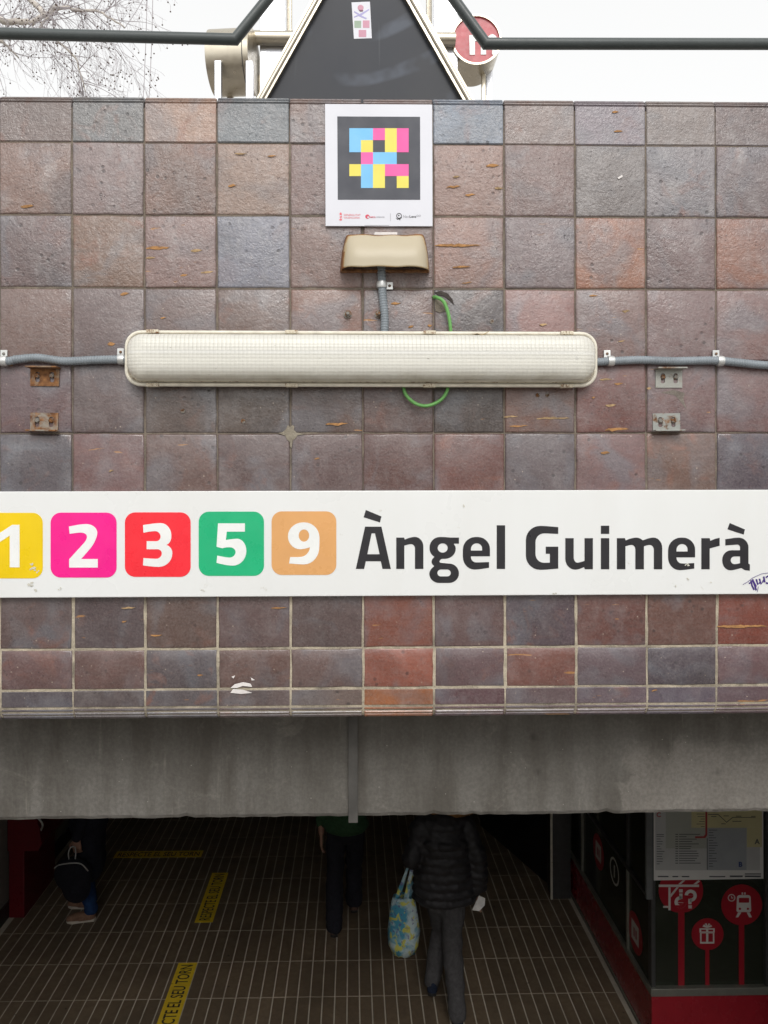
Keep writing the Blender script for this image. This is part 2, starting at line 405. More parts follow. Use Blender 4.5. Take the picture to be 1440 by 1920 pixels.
M['print_red'] = vinyl('print_red', srgb(220, 110, 118), 0.5); M['print_crimson'] = vinyl('print_crimson', srgb(205, 60, 85), 0.5)
M['print_grey'] = vinyl('print_grey', srgb(150, 150, 156), 0.5); M['print_black'] = vinyl('print_black', srgb(40, 40, 44), 0.5)
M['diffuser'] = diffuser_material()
M['lamp_body'] = simple('lamp_body_plastic', (0.60, 0.56, 0.47, 1), 0.5, var=0.15)
M['lamp_rim'] = simple('lamp_rim_plastic', (0.70, 0.66, 0.56, 1), 0.4, var=0.15, scale=30)
M['lamp_clip'] = rusty('lamp_clip_plastic', (0.62, 0.56, 0.44, 1), 0.25, 0.5, 60)
M['lamp_tray'] = simple('white_tray', (0.80, 0.79, 0.74, 1), 0.4, var=0.04)
M['tube_white'] = simple('fluorescent_tube', (0.85, 0.85, 0.83, 1), 0.3, var=0.02)
M['conduit'] = simple('grey_corrugated_plastic', (0.215, 0.245, 0.27, 1), 0.5, var=0.15)
M['clamp'] = simple('zinc_clamp', (0.62, 0.63, 0.62, 1), 0.4, 0.6, var=0.15)
M['green_cable'] = simple('green_cable_sheath', (0.13, 0.36, 0.09, 1), 0.45, var=0.12)
M['bracket_rust'] = rusty('rusted_steel', (0.26, 0.20, 0.14, 1), 0.75, 0.6, 22)
M['bracket_pale'] = rusty('galvanised_steel', (0.33, 0.33, 0.30, 1), 0.18, 0.5, 22, 0.3)
M['bolt'] = rusty('bolt_steel', (0.20, 0.19, 0.17, 1), 0.4, 0.5, 60, 0.4)
M['hole'] = simple('broken_edge', (0.055, 0.045, 0.04, 1), 0.95, var=0.5, scale=50, bump=0.5)
M['dark'] = simple('dark_void', (0.012, 0.011, 0.010, 1), 0.9)
def cowl_material():
    m = NT('cream_enamel_rusting'); v = m.coord(rnd=False); m.set(Roughness=0.32)
    at_ = m.n('ShaderNodeAttribute', attribute_name='edge'); n = m.noise(v, 26, 6, 0.65)
    f = m.math('ADD', at_.outputs['Fac'], m.math('MULTIPLY', m.math('SUBTRACT', n, 0.5), 0.9))
    rust = m.mix(m.noise(v, 70, 4), (0.10, 0.035, 0.012, 1), (0.38, 0.16, 0.04, 1))
    c = m.mix(m.ramp(f, 0.28, 0.62, 0, 0.9), (0.47, 0.41, 0.295, 1), (0.50, 0.36, 0.16, 1))
    c = m.mix(m.ramp(f, 0.50, 0.72), c, rust); m.color(c)
    m.l(m.ramp(f, 0.7, 1.0, 0.42, 0.85), m.b.inputs['Roughness']); return m.m
M['cowl'] = cowl_material()
M['rail'] = simple('grey_rail_paint', (0.066, 0.078, 0.078, 1), 0.38, 0.0, var=0.10, scale=14)
M['steel'] = simple('brushed_steel', (0.55, 0.50, 0.405, 1), 0.34, 1.0, var=0.05, scale=12)
M['steel_plate'] = simple('pale_steel_plate', (0.50, 0.51, 0.54, 1), 0.34, 1.0, var=0.05, scale=8)
M['trim'] = simple('champagne_trim', (0.46, 0.42, 0.345, 1), 0.32, 0.9, var=0.10, scale=25)
def tri_material():
    m = NT('smeared_dark_panel'); v = m.coord(rnd=False); m.set(Roughness=0.42); m.b.inputs['Specular IOR Level'].default_value = 0.25
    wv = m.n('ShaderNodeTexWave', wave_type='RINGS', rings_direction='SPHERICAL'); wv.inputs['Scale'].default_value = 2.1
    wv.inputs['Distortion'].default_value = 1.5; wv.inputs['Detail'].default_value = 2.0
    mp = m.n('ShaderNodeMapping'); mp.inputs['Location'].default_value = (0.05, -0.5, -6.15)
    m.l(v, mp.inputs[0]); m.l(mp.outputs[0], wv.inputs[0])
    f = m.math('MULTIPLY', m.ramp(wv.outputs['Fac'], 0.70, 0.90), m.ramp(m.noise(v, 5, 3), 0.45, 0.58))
    drip = m.ramp(m.noise(m.coord((1, 1, 0.06), False), 26, 3), 0.66, 0.72, 0, 0.5)
    c = m.mix(m.ramp(m.noise(v, 3, 4), 0.3, 0.7), (0.024, 0.028, 0.038, 1), (0.040, 0.042, 0.048, 1))
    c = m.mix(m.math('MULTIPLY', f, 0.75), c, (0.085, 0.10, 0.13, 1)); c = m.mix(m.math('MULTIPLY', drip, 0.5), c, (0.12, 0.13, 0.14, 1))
    m.color(c); return m.m
M['tri'] = tri_material()
M['bark'] = simple('pale_bark', (0.52, 0.48, 0.43, 1), 0.9, var=0.3, scale=6)
M['twig'] = simple('twig_bark', (0.40, 0.37, 0.385, 1), 0.9, var=0.2, scale=6)  # bark colour paled, sky flare mixed into it
M['seed'] = simple('seed_ball', (0.12, 0.085, 0.07, 1), 0.95)
M['paving'] = simple('street_paving', (0.28, 0.26, 0.24, 1), 0.85, var=0.2, scale=3)
M['stair'] = simple('granite_step', (0.54, 0.51, 0.47, 1), 0.7, var=0.2, scale=40)
M['stairwall'] = simple('stairwell_tile', (0.42, 0.38, 0.34, 1), 0.5, var=0.25, scale=9)
M['wall_grey'] = simple('grey_wall_panel', (0.20, 0.20, 0.185, 1), 0.45, var=0.08, scale=4)
M['skirting'] = simple('black_skirting', (0.02, 0.02, 0.02, 1), 0.4)
M['ceiling'] = simple('ceiling_panel', (0.62, 0.60, 0.56, 1), 0.8)
def worn(name, a, b, dirt, rough):
    m = NT(name); v = m.coord(); m.set(Roughness=rough); oi = m.n('ShaderNodeObjectInfo'); ge = m.n('ShaderNodeNewGeometry')
    c = m.mix(m.ramp(m.noise(v, 24, 5, 0.65), 0.3, 0.7), a, b)
    c = m.mix(m.ramp(oi.outputs['Random'], 0, 1, 0, 0.45), c, m.mix(0.5, c, (0.02, 0.016, 0.012, 1)))
    c = m.mix(m.ramp(m.noise(ge.outputs['Position'], 1.7, 6, 0.65, 0.4), 0.40, 0.66, 0, 0.75), c, dirt)
    c = m.mix(m.ramp(m.voro(ge.outputs['Position'], 5.0), 0.03, 0.06, 0.7, 0), c, (0.02, 0.018, 0.016, 1))
    m.color(c); m.l(m.ramp(m.noise(ge.outputs['Position'], 6, 4), 0.3, 0.7, rough - 0.12, rough + 0.15), m.b.inputs['Roughness']); m.bump(m.noise(v, 120, 4), 0.15, 0.002); return m.m
M['floor_tile'] = worn('brown_floor_tile', (0.135, 0.098, 0.064, 1), (0.20, 0.148, 0.098, 1), (0.095, 0.072, 0.05, 1), 0.5)
M['floor_joint'] = worn('floor_joint', (0.55, 0.50, 0.41, 1), (0.70, 0.64, 0.53, 1), (0.30, 0.265, 0.21, 1), 0.85)
M['floor_edge'] = simple('floor_edge_stone', (0.115, 0.10, 0.085, 1), 0.6, var=0.25, scale=30)
M['yellow_tape'] = worn('yellow_floor_tape', (0.72, 0.50, 0.015, 1), (0.84, 0.60, 0.03, 1), (0.55, 0.37, 0.03, 1), 0.5)
M['booth_red'] = simple('red_booth_panel', (0.30, 0.012, 0.022, 1), 0.25, var=0.1, scale=5)
M['decal_red'] = vinyl('red_decal', (0.30, 0.010, 0.020, 1), 0.4); M['decal_white'] = vinyl('pale_decal', (0.55, 0.53, 0.50, 1), 0.5)
M['alu'] = simple('aluminium_frame', (0.33, 0.33, 0.29, 1), 0.4, 0.7, var=0.1)
M['dark_frame'] = simple('dark_steel_frame', (0.075, 0.075, 0.075, 1), 0.4, 0.4)
M['glass'] = glossy_glass('dark_shop_glass', (0.035, 0.040, 0.028, 1), 0.62)
M['map_paper'] = simple('map_paper', (0.66, 0.645, 0.62, 1), 0.4, var=0.03, scale=3); M['map_yellow'] = vinyl('map_yellow', (0.54, 0.49, 0.27, 1), 0.4)
M['map_grey'] = vinyl('map_grey', (0.46, 0.46, 0.45, 1), 0.4); M['map_blue'] = vinyl('map_blue', (0.33, 0.345, 0.36, 1), 0.4)
M['map_green'] = vinyl('map_green', (0.37, 0.375, 0.33, 1), 0.4)
M['map_red'] = vinyl('map_line_red', (0.35, 0.05, 0.05, 1), 0.4); M['map_ink'] = vinyl('map_ink', (0.08, 0.08, 0.085, 1), 0.4)
M['map_navy'] = vinyl('map_navy', (0.01, 0.03, 0.15, 1), 0.4)
M['machine_red'] = simple('red_machine_paint', (0.13, 0.006, 0.012, 1), 0.35)
M['skin'] = simple('skin', (0.36, 0.20, 0.145, 1), 0.5, var=0.06)
M['hair'] = simple('dark_hair', (0.04, 0.028, 0.02, 1), 0.6, var=0.3, scale=60, bump=0.4)
def cloth(name, c, rough=0.9, bump=0.25, sc=40): return simple(name, c, rough, var=0.2, scale=sc, bump=bump, spec=0.3)
M['puffer'] = simple('black_puffer_nylon', (0.016, 0.015, 0.018, 1), 0.6, var=0.2, scale=25, bump=0.25)
M['grey_trouser'] = cloth('grey_trousers', (0.058, 0.056, 0.058, 1)); M['black_trouser'] = cloth('black_trousers', (0.012, 0.012, 0.018, 1))
M['green_knit'] = cloth('dark_green_knit', (0.030, 0.075, 0.035, 1)); M['dark_coat'] = cloth('dark_coat', (0.014, 0.015, 0.024, 1))
M['jeans'] = cloth('blue_denim', (0.012, 0.04, 0.12, 1)); M['tan_shoe'] = cloth('tan_suede', (0.22, 0.125, 0.085, 1))
M['dark_shoe'] = cloth('navy_trainer', (0.010, 0.016, 0.034, 1)); M['brown_shoe'] = cloth('brown_shoe', (0.10, 0.06, 0.045, 1))
M['sole'] = simple('pale_sole', (0.50, 0.45, 0.38, 1), 0.7); M['black_bag'] = cloth('black_bag_cloth', (0.010, 0.010, 0.016, 1))
M['piping'] = simple('pale_piping', (0.42, 0.41, 0.40, 1), 0.6); M['tan_scarf'] = cloth('tan_wool', (0.22, 0.11, 0.04, 1))
M['tissue'] = simple('white_paper', (0.75, 0.74, 0.72, 1), 0.7)
def bag_material():
    m = NT('printed_plastic_bag'); v = m.coord(rnd=False); m.set(Roughness=0.35)
    n1 = m.noise(v, 10, 3, 0.5, 0.6); n2 = m.noise(m.coord((1.3, 1, 1), False), 15, 3, 0.5, 0.4); n3 = m.noise(v, 34, 3)
    c = m.mix(m.ramp(n1, 0.40, 0.60), (0.05, 0.26, 0.38, 1), (0.45, 0.56, 0.58, 1))
    c = m.mix(m.ramp(n2, 0.54, 0.60, 0, 0.9), c, (0.55, 0.52, 0.06, 1)); c = m.mix(m.ramp(n3, 0.58, 0.64, 0, 0.7), c, (0.10, 0.06, 0.22, 1))
    m.color(c); m.bump(m.noise(v, 18, 5), 0.6, 0.01); return m.m
M['plastic_bag'] = bag_material()
M['leaf'] = simple('dry_leaf', (0.40, 0.30, 0.16, 1), 0.8)
M['chalk'] = simple('white_paint_splash', (0.74, 0.70, 0.68, 1), 0.7)

# ================================================================== the setting
STREET = 4.2
def struct(name, mb, mat, parent=None): return tag(mb.build(name, mat, parent), kind='structure') if parent is None else mb.build(name, mat, parent)
SX0, SX1, SY0 = -2.84, 2.84, -5.6                             # stairwell opening in the street
PX0, PX1, PY1 = -3.25, 3.7, 13.0                              # underpass walls
g = MB(); B = 600
for (x0, y0, x1, y1) in ((-B, -B, B, SY0), (-B, SY0, SX0, 0.25), (SX1, SY0, B, 0.25), (-B, 0.25, B, B)):
    g.add([(x0, y0, STREET), (x1, y0, STREET), (x1, y1, STREET), (x0, y1, STREET)], [(0, 1, 2, 3)])
struct('street', g, M['paving'])
# stairs: upper landing at the street, steps down to the underpass floor
st = MB(); n_st = 26; rise = STREET / n_st; y_end = 2.30; run = (y_end - SY0) / n_st
for i in range(n_st):
    st.box((SX0, SY0 + i*run, STREET - (i+2)*rise if i < n_st - 1 else -0.02), (SX1, SY0 + (i+1)*run + 0.012, STREET - (i+1)*rise + (0.001 if i == n_st-1 else 0)))
for i in range(n_st): pass
struct('stairs', st, M['stair'])
sw = MB().box((SX0 - 0.3, SY0, -0.05), (SX0, 0.02, STREET - 0.004)); struct('stairwell_wall_left', sw, M['stairwall'])
sw = MB().box((SX1, SY0, -0.05), (SX1 + 0.3, 0.02, STREET - 0.004)); struct('stairwell_wall_right', sw, M['stairwall'])
sw = MB().box((SX0, SY0 - 0.3, -0.05), (SX1, SY0, STREET - 0.004)); struct('stairwell_wall_back', sw, M['stairwall'])
sw = MB().box((PX0 - 0.2, 0.30, -0.05), (PX0, PY1, 3.25))
lw = struct('wall_left', sw, M['wall_grey'])
MB().box((PX0, 0.3, 0.002), (PX0 + 0.012, PY1, 0.16)).build('skirting', M['skirting'], lw)
struct('wall_right', MB().box((PX1, 0.30, -0.05), (PX1 + 0.2, PY1, 3.25)), M['wall_grey'])
struct('wall_back', MB().box((PX0, PY1, -0.05), (PX1, PY1 + 0.2, 3.25)), M['wall_grey'])
sf = MB()
sf.box((PX0 - 0.2, 0.02, -0.05), (SX0, 0.30, STREET - 0.006)); sf.box((SX1, 0.02, -0.05), (PX1 + 0.2, 0.30, STREET - 0.006))
struct('wall_front', sf, M['wall_grey'])
struct('ceiling', MB().box((PX0 - 0.2, 0.80, 3.10), (PX1 + 0.2, PY1 + 0.2, 3.25)), M['ceiling'])

# underpass floor: long brown tiles with pale joints
PITX, PITY = 0.098, 0.457
fl = MB().box((PX0, 0.3, -0.06), (PX1, PY1, -0.004)).build('floor', M['floor_joint']); tag(fl, kind='structure')
x0g = onz(651, 1868).x; y0g = onz(651, 1868).y
tm = MB(); jw = 0.0055
tw, tl_ = PITX/2 - jw, PITY/2 - jw*1.0
tm.add([(-tw,-tl_,0),(tw,-tl_,0),(tw,tl_,0),(-tw,tl_,0),(-tw-0.002,-tl_-0.002,-0.008),(tw+0.002,-tl_-0.002,-0.008),(tw+0.002,tl_+0.002,-0.008),(-tw-0.002,tl_+0.002,-0.008)],
       [(0,1,2,3),(4,5,1,0),(5,6,2,1),(6,7,3,2),(7,4,0,3)])
tmesh = tm.mesh('floor_tile'); tmesh.materials.append(M['floor_tile'])
rest = MB(); count = 0; BX1 = 2.13
for j in range(-3, 18):
    yc = y0g + (j + 0.5) * PITY
    if yc < 2.4 or yc > PY1 - 0.3: continue
    for i in range(-34, 23):
        xc = x0g + (i + 0.5) * PITX
        if xc - PITX/2 < PX0 or xc + PITX/2 > BX1: continue
        d = yc - CAM.y
        vis = (-0.47 * d < xc < 0.56 * d) and 3.45 < yc
        z = random.uniform(-0.0008, 0.0008)
        if vis and count < 298:
            o = bpy.data.objects.new('floor_tile', tmesh); link(o, fl); o.location = (xc, yc, z); count += 1
        else:
            rest.add([(v[0]+xc, v[1]+yc, v[2]+z) for v in tm.v], tm.f)
o = rest.build('floor_tiles_far', M['floor_tile'], fl); tag(o, kind='stuff')
MB().box((BX1 + 0.004, 0.3, -0.01), (PX1, PY1, 0.001)).build('edge_strip', M['floor_edge'], fl)

# ================================================================== tiled wall
COLX = [at(p, 700).x for p in (135.5, 271, 407, 544, 680, 813, 946, 1079, 1212, 1343)]
pit = (COLX[-1] - COLX[0]) / 9
cols = [COLX[0] - pit*k for k in range(10, 0, -1)] + COLX + [COLX[-1] + pit*k for k in range(1, 10)]
zr = lambda y: at(680, y).z
ROWY = [181, 269, 405, 541, 677, 812, 948, 1084, 1215, 1290, 1349]
ROWZ = [zr(y) for y in ROWY]
wall = empty('tiled_wall', (0, 0, ROWZ[-1]), 'brown and grey glazed tile wall above the dark underpass opening', 'wall')
XL, XR = min(cols[0], SX0) - 0.02, max(cols[-1], SX1) + 0.02
zsplit = ROWZ[7] - 0.02
MB().box((XL, 0.0035, zsplit), (XR, 0.322, ROWZ[0] - 0.034)).box((XL, 0.026, ROWZ[0] - 0.0345), (XR, 0.3225, ROWZ[0] - 0.006)).build('mortar_bed', M['mortar_up'], wall)
mbed = MB().box((XL, 0.002, ROWZ[10] + 0.048), (XR, 0.3215, zsplit))
_pr = [(0.0025 + 0.022*(1 - math.cos(R(a))), ROWZ[10] + 0.048 - 0.043*math.sin(R(a))) for a in range(0, 91, 10)]
mbed.prism([(XL, y, z) for y, z in _pr] + [(XL, 0.3212, ROWZ[10] + 0.005), (XL, 0.3212, ROWZ[10] + 0.048)], (XR - XL, 0, 0)).build('mortar_bed', M['mortar_low'], wall)
def C(s): return [tuple(int(v) for v in t.split(',')) for t in s.split()]
PAL = [  # one colour per tile with its sheen painted in, row by row from the coping down, eleven columns in view
 C('112,102,100 108,110,112 150,128,116 108,115,121 126,110,106 122,108,106 122,133,147 126,116,114 126,121,129 126,119,117 116,105,105'),
 C('124,104,97 126,114,114 122,103,96 140,123,114 123,107,105 118,104,100 140,120,114 120,104,102 117,113,113 122,119,123 116,105,107'),
 C('103,89,89 116,96,85 125,105,102 120,122,133 118,99,94 112,94,90 138,112,104 112,101,103 140,104,88 110,94,94 130,95,82'),
 C('110,91,86 103,90,90 103,88,86 104,88,83 118,92,83 110,90,85 82,76,77 128,99,96 118,98,95 114,95,95 120,96,94'),
 C('98,80,83 94,80,80 94,83,79 90,80,75 94,79,75 92,73,70 72,64,62 110,82,73 110,74,70 112,89,89 114,90,90'),
 C('80,74,80 105,79,79 97,76,72 93,78,78 93,75,75 88,61,58 100,67,63 86,75,79 110,83,83 104,80,71 76,67,76'),
 C('88,74,74 86,75,77 92,75,70 94,78,78 88,76,76 110,75,65 94,75,75 86,73,78 98,71,68 98,73,68 105,65,55'),
 C('86,71,71 82,71,74 90,72,67 92,75,75 86,72,72 116,72,61 92,72,72 82,69,76 98,67,63 97,70,64 112,60,49'),
 C('98,75,75 101,77,74 82,74,78 96,75,71 97,79,77 134,79,64 94,74,78 110,75,69 93,79,85 74,66,74 97,74,78'),
 C('76,71,78 82,74,76 80,74,78 87,74,74 98,85,81 142,91,58 86,64,70 89,74,78 93,79,88 85,77,89 89,71,78'),
]
TONE = [1.18, 1.18, 1.15, 1.08, 1.0, 1.0, 1.0, 1.08, 1.08, 1.08]  # upper rows lifted: sky sheen put into the tile colour
RELIEF = [0.42, 0.55, 0.46, 0.30, 0.20, 0.15, 0.12, 0.10, 0.10, 0.12]
TH = 0.022
def flat_tile(w_, h_, seed):
    rnd = random.Random(seed); k = 4; J = 0.0011
    xs = [-w_/2 + w_*i/k for i in range(k+1)]; zs = [-h_/2 + h_*i/k for i in range(k+1)]
    loop = [(x, -h_/2) for x in xs[:-1]] + [(w_/2, z) for z in zs[:-1]] + [(x, h_/2) for x in reversed(xs[1:])] + [(-w_/2, z) for z in reversed(zs[1:])]
    loop = [(x + rnd.uniform(-J, J), z + rnd.uniform(-J, J)) for x, z in loop]; n = len(loop)
    s1 = 1 - 0.0052/w_*2
    V = [(x*s1, 0, z*s1) for x, z in loop] + [(x*(1-0.0018/w_*2), 0.0010, z*(1-0.0018/w_*2)) for x, z in loop] + [(x, 0.0034, z) for x, z in loop] + [(x, TH, z) for x, z in loop]
    Fc = [tuple(range(n))]
    for r_ in range(3):
        Fc += [(r_*n+i, (r_+1)*n+i, (r_+1)*n+(i+1) % n, r_*n+(i+1) % n) for i in range(n)]
    mb = MB().add(V, Fc); me = mb.mesh('tile'); me.materials.append(M['tile'])
    for p in me.polygons: p.use_smooth = True
    return me
def nosing_tile(w_, h_, up, rad, nr, seed):
    """coping tile: flat face, ribbed quarter-round, return leg; up = +1 rounds the top edge, -1 the bottom edge"""
    rnd = random.Random(seed)
    pr = [(TH, -h_/2), (0.003, -h_/2), (0.0, -h_/2 + 0.003), (0.0, h_/2 - rad - 0.001)]
    steps = nr * 4; dep = rad * 0.55
    for i in range(steps + 1):
        a = (math.pi/2) * i / steps
        g_ = 0.0048 if (i % 4) in (2, 3) else 0.0
        pr.append((dep - (dep - g_)*math.cos(a) + 0.0, h_/2 - rad + (rad - g_)*math.sin(a)))
    pr += [(0.10, h_/2), (0.10, h_/2 - 0.010), (0.03, h_/2 - 0.014)]
    V = []; n = len(pr)
    ends = [(-w_/2, 0.0015), (-w_/2 + 0.0028, 0.0), (w_/2 - 0.0028, 0.0), (w_/2, 0.0015)]
    for (x, d) in ends:
        jx = rnd.uniform(-0.0008, 0.0008)
        V += [(x + jx, y + d, up*z) for y, z in pr]
    Fc = []
    for e in range(3):
        Fc += [(e*n+i, (e+1)*n+i, (e+1)*n+(i+1) % n, e*n+(i+1) % n) for i in range(n)]
    Fc += [tuple(range(n)), tuple(3*n+i for i in reversed(range(n)))]
    me = MB().add(V, Fc).mesh('tile'); me.materials.append(M['tile']); return me
variants = {}
for r_ in range(10):
    h_ = ROWZ[r_] - ROWZ[r_+1]; zc = (ROWZ[r_] + ROWZ[r_+1]) / 2
    gap = 0.0042 if r_ < 7 else 0.0050
    for c_ in range(len(cols) - 1):
        w_ = cols[c_+1] - cols[c_]; xc = (cols[c_] + cols[c_+1]) / 2
        kv = (r_ if r_ in (0, 8, 9) else (1 if r_ < 7 else 7), c_ % 6)
        if kv not in variants:
            ww = pit - gap
            if r_ == 0: variants[kv] = nosing_tile(ww, h_ - gap/2, 1, 0.024, 4, c_)
            elif r_ == 9: variants[kv] = nosing_tile(ww, h_ - gap, -1, 0.042, 5, c_)
            else: variants[kv] = flat_tile(ww, h_ - gap, 50 + r_*7 + c_)
        o = bpy.data.objects.new('tile', variants[kv]); link(o, wall)
        o.matrix_parent_inverse = Matrix.Translation(-Vector(wall.location))
        dz = -gap/4 if r_ == 0 else 0
        o.location = (xc + random.uniform(-0.0008, 0.0008), random.uniform(-0.0014, 0.0010), zc + dz + random.uniform(-0.0006, 0.0006))
        o.scale = (w_ / pit, 1, 1)
        if r_ not in (0, 9): o.rotation_euler = (R(random.uniform(-0.35, 0.35)), R(random.uniform(-0.25, 0.25)), R(random.uniform(-0.35, 0.35)))
        ci = c_ - 9
        rgb = PAL[r_][ci] if 0 <= ci < 11 else PAL[r_][random.randrange(11)]
        mean_ = [sum(q[k] for q in PAL[r_])/11 for k in range(3)]
        lin = srgb(*[mean_[k] + (rgb[k] - mean_[k])*1.1 for k in range(3)])
        o.color = (lin[0]*TONE[r_]*1.05, lin[1]*TONE[r_]*0.99, lin[2]*TONE[r_]*0.96, RELIEF[r_])
# fallen-out corners filled with mortar
def patch(pts, Y, th, name='mortar_patch', mat='mortar_patch'):
    return mobj(name, front_flat([pts], Y, th), M[mat], wall)
patch([(521,812),(530,810),(536,805),(540,797),(544,801),(548,797),(552,799),(551,806),(556,811),(572,814),(558,816),(554,822),(549,826),(547,840),(544,838),(543,828),(538,824),(535,817)], -0.0010, 0.003)
patch([(1238,736),(1262,731),(1284,737),(1281,748),(1287,768),(1281,760),(1272,748),(1264,741)], -0.0010, 0.002, 'mortar_patch', 'mortar_thin')
CH = """39,387,64,7 440,288,463,4 502,292,519,4 428,348,443,6 912,310,936,8 837,350,864,5 928,353,944,6 872,365,891,5 850,331,862,5 1148,210,1160,5 1151,246,1168,5 274,465,318,8
358,469,379,7 377,510,400,7 338,516,352,5 274,483,292,5 226,551,242,8 202,645,216,9 204,883,213,4 815,460,902,6 849,500,884,5 733,569,752,7 765,612,776,5 802,610,811,5 866,530,887,3 611,795,653,6
1105,554,1121,4 1167,583,1181,6 1012,609,1026,6 1024,626,1042,5 1124,712,1148,5 1152,719,1169,5 1136,760,1155,7 1135,805,1180,7 1127,849,1144,8 1007,784,1069,5 945,781,971,4 956,799,990,4 1213,728,1221,6
228,1140,254,5 228,1165,238,4 283,1191,304,5 509,1140,538,4 370,1266,381,4 1345,1174,1440,7 1222,1295,1233,4 1110,745,1116,4 1160,640,1172,4 300,596,312,3 590,860,600,4"""
rc = random.Random(11)
for t in CH.split():
    x0, y, x1, h = map(float, t.split(',')); n = max(3, int((x1 - x0)/6)); up = []; dn = []
    for k in range(n + 1):
        u = k/n; x = x0 + (x1 - x0)*u; e = math.sin(math.pi*min(1, max(0.03, u)))**0.45 * (1.0 if u < 0.6 else 0.75)
        yy = y + rc.uniform(-0.9, 0.9) + (0.5 - u)*1.5
        up.append((x + rc.uniform(-0.8, 0.8), yy - h/2*e*rc.uniform(0.55, 1.0))); dn.append((x + rc.uniform(-0.8, 0.8), yy + h/2*e*rc.uniform(0.55, 1.0)))
    patch(up + dn[::-1], -0.0019, 0.0010, 'glaze_chip', 'clay_body' if rc.random() < 0.7 else 'clay_pale')
patch([(815,548),(827,545),(840,551),(848,561),(851,571),(843,563),(832,555),(820,553)], -0.0018, 0.003, 'broken_hole', 'hole')
patch([(815,563),(828,561),(840,566),(838,583),(824,586),(816,583)], -0.0016, 0.003)
for pts in ([(432,1290),(440,1283),(456,1279),(470,1282),(473,1288),(455,1286),(444,1290)], [(432,1299),(437,1292),(455,1293),(473,1299),(452,1301)],
            [(434,1269),(441,1266),(438,1272)], [(470,1270),(478,1275),(472,1276)]):
    patch(pts, -0.0032, 0.0008, 'paint_splash', 'chalk')
patch([(1158,333),(1166,328),(1168,331),(1160,336)], -0.0030, 0.0008, 'paint_splash', 'chalk')

# concrete beam hung behind the foot of the wall
BF = 0.32
bz = at(680, 1531, BF).z
beam = empty('concrete_beam', (0, BF, bz), 'stained grey concrete beam over the underpass, set back under the tiles', 'beam')
bmb = bmesh.new(); NX = 240
xs = [XL - 0.2 + (XR - XL + 0.4) * i / NX for i in range(NX + 1)]
prof = [(BF, 4.10), (BF, bz + 0.012), (BF + 0.007, bz), (0.80, bz), (0.80, 4.10)]
V = []; Fc = []
for i, x in enumerate(xs):
    jz = random.uniform(-0.0015, 0.0015) + (random.uniform(0.002, 0.006) if random.random() < 0.04 else 0)
    V += [(x, y + (0.0015*random.uniform(-1, 1) if k in (1, 2) else 0), z + (jz if k in (1, 2) else 0)) for k, (y, z) in enumerate(prof)]
n = len(prof)
for i in range(NX):
    Fc += [(i*n+k, i*n+(k+1) % n, (i+1)*n+(k+1) % n, (i+1)*n+k) for k in range(n)]
Fc += [tuple(range(n)), tuple(NX*n+k for k in reversed(range(n)))]
MB().add(V, Fc).build('beam_body', M['concrete'], beam)
a, b = at(653, 1360, BF - 0.012), at(671, 1543, BF - 0.012)
MB().box((a.x, BF - 0.012, b.z), (b.x, BF + 0.0015, ROWZ[10] + 0.004), 0.001).build('drip_strip', simple('drip_strip_grey', (0.085, 0.081, 0.075, 1), 0.8, var=0.35, scale=9), beam)
# ================================================================== station name sign
SY = -0.024
sa, sb = at(0, 920, SY), at(1440, 1117.5, SY)
sign = empty('station_sign', (0, SY, sb.z), 'long white station name board with coloured line numbers and black lettering', 'sign')
zt, zb = at(720, 920, SY).z, at(720, 1117.5, SY).z
MB().box((at(-330, 1000, SY).x, SY, zb), (at(1760, 1000, SY).x, -0.0025, zt), 0.002).build('panel', M['sign_white'], sign)
k1 = lambda s, ox, oy: (lambda x, y: (ox + x/s, oy + y/s))
def glyph(name, loops, tf, mat, Y, parent):
    lp = [[tf(x, y) for x, y in rounded(l)] for l in loops]
    return mobj(name, front_flat(lp, Y, 0.0005), M[mat], parent)
def rr(x0, y0, x1, y1, r): return [(x0,y0,r),(x1,y0,r),(x1,y1,r),(x0,y1,r)]
T1 = k1(4.645, 650, 930); T2 = k1(3.0, 960, 930); T3 = k1(2.182, 0, 940)
LT = SY - 0.0006
glyph('letter', [[(167,122),(303,178),(290,230),(148,185)]], T1, 'ink', LT, sign)
glyph('letter', [[(160,267),(303,267),(385,635),(312,635),(297,568),(167,568),(152,635),(80,635)], [(217,325),(247,325),(287,507),(180,507)]], T1, 'ink', LT, sign)
glyph('letter', [[(432,362),(500,362),(506,380),(560,356,40),(668,356,85),(668,635),(595,635),(595,419,38),(545,419,20),(502,432),(502,635),(432,635)]], T1, 'ink', LT, sign)
glyph('letter', [[(978,362),(978,415),(930,415,6),(950,440,20),(950,547,95),(820,547,14),(803,580,16),(880,588,20),(978,592,85),(978,757,85),(720,757,85),(720,640,40),(765,612,10),(740,590,15),(740,555,15),(765,530,8),(722,500,40),(722,357,90),(850,357,20),(900,362,10)],
                 rr(792,412,880,493,44), rr(790,640,907,700,30)], T1, 'ink', LT, sign)
glyph('letter', [[(1012,357,110),(1248,357,105),(1248,525),(1082,525),(1082,578,45),(1150,578),(1240,575),(1240,625),(1140,640,30),(1012,640,110)], [(1082,412,50),(1180,412,45),(1180,475),(1082,475)]], T1, 'ink', LT, sign)
glyph('letter', [[(1307,255),(1380,255),(1380,635),(1307,635)]], T1, 'ink', LT, sign)
glyph('letter', [[(260,175),(260,213),(190,210,10),(132,210,50),(132,377,50),(213,375),(213,325),(190,325),(190,285),(260,285),(260,408),(180,415,20),(78,415,80),(78,168,80),(180,168,20)]], T2, 'ink', LT, sign)
glyph('letter', [[(300,237),(347,237),(347,375,30),(375,375,10),(408,365),(408,237),(455,237),(455,412),(410,412),(405,400),(370,414,15),(300,414,60)]], T2, 'ink', LT, sign)
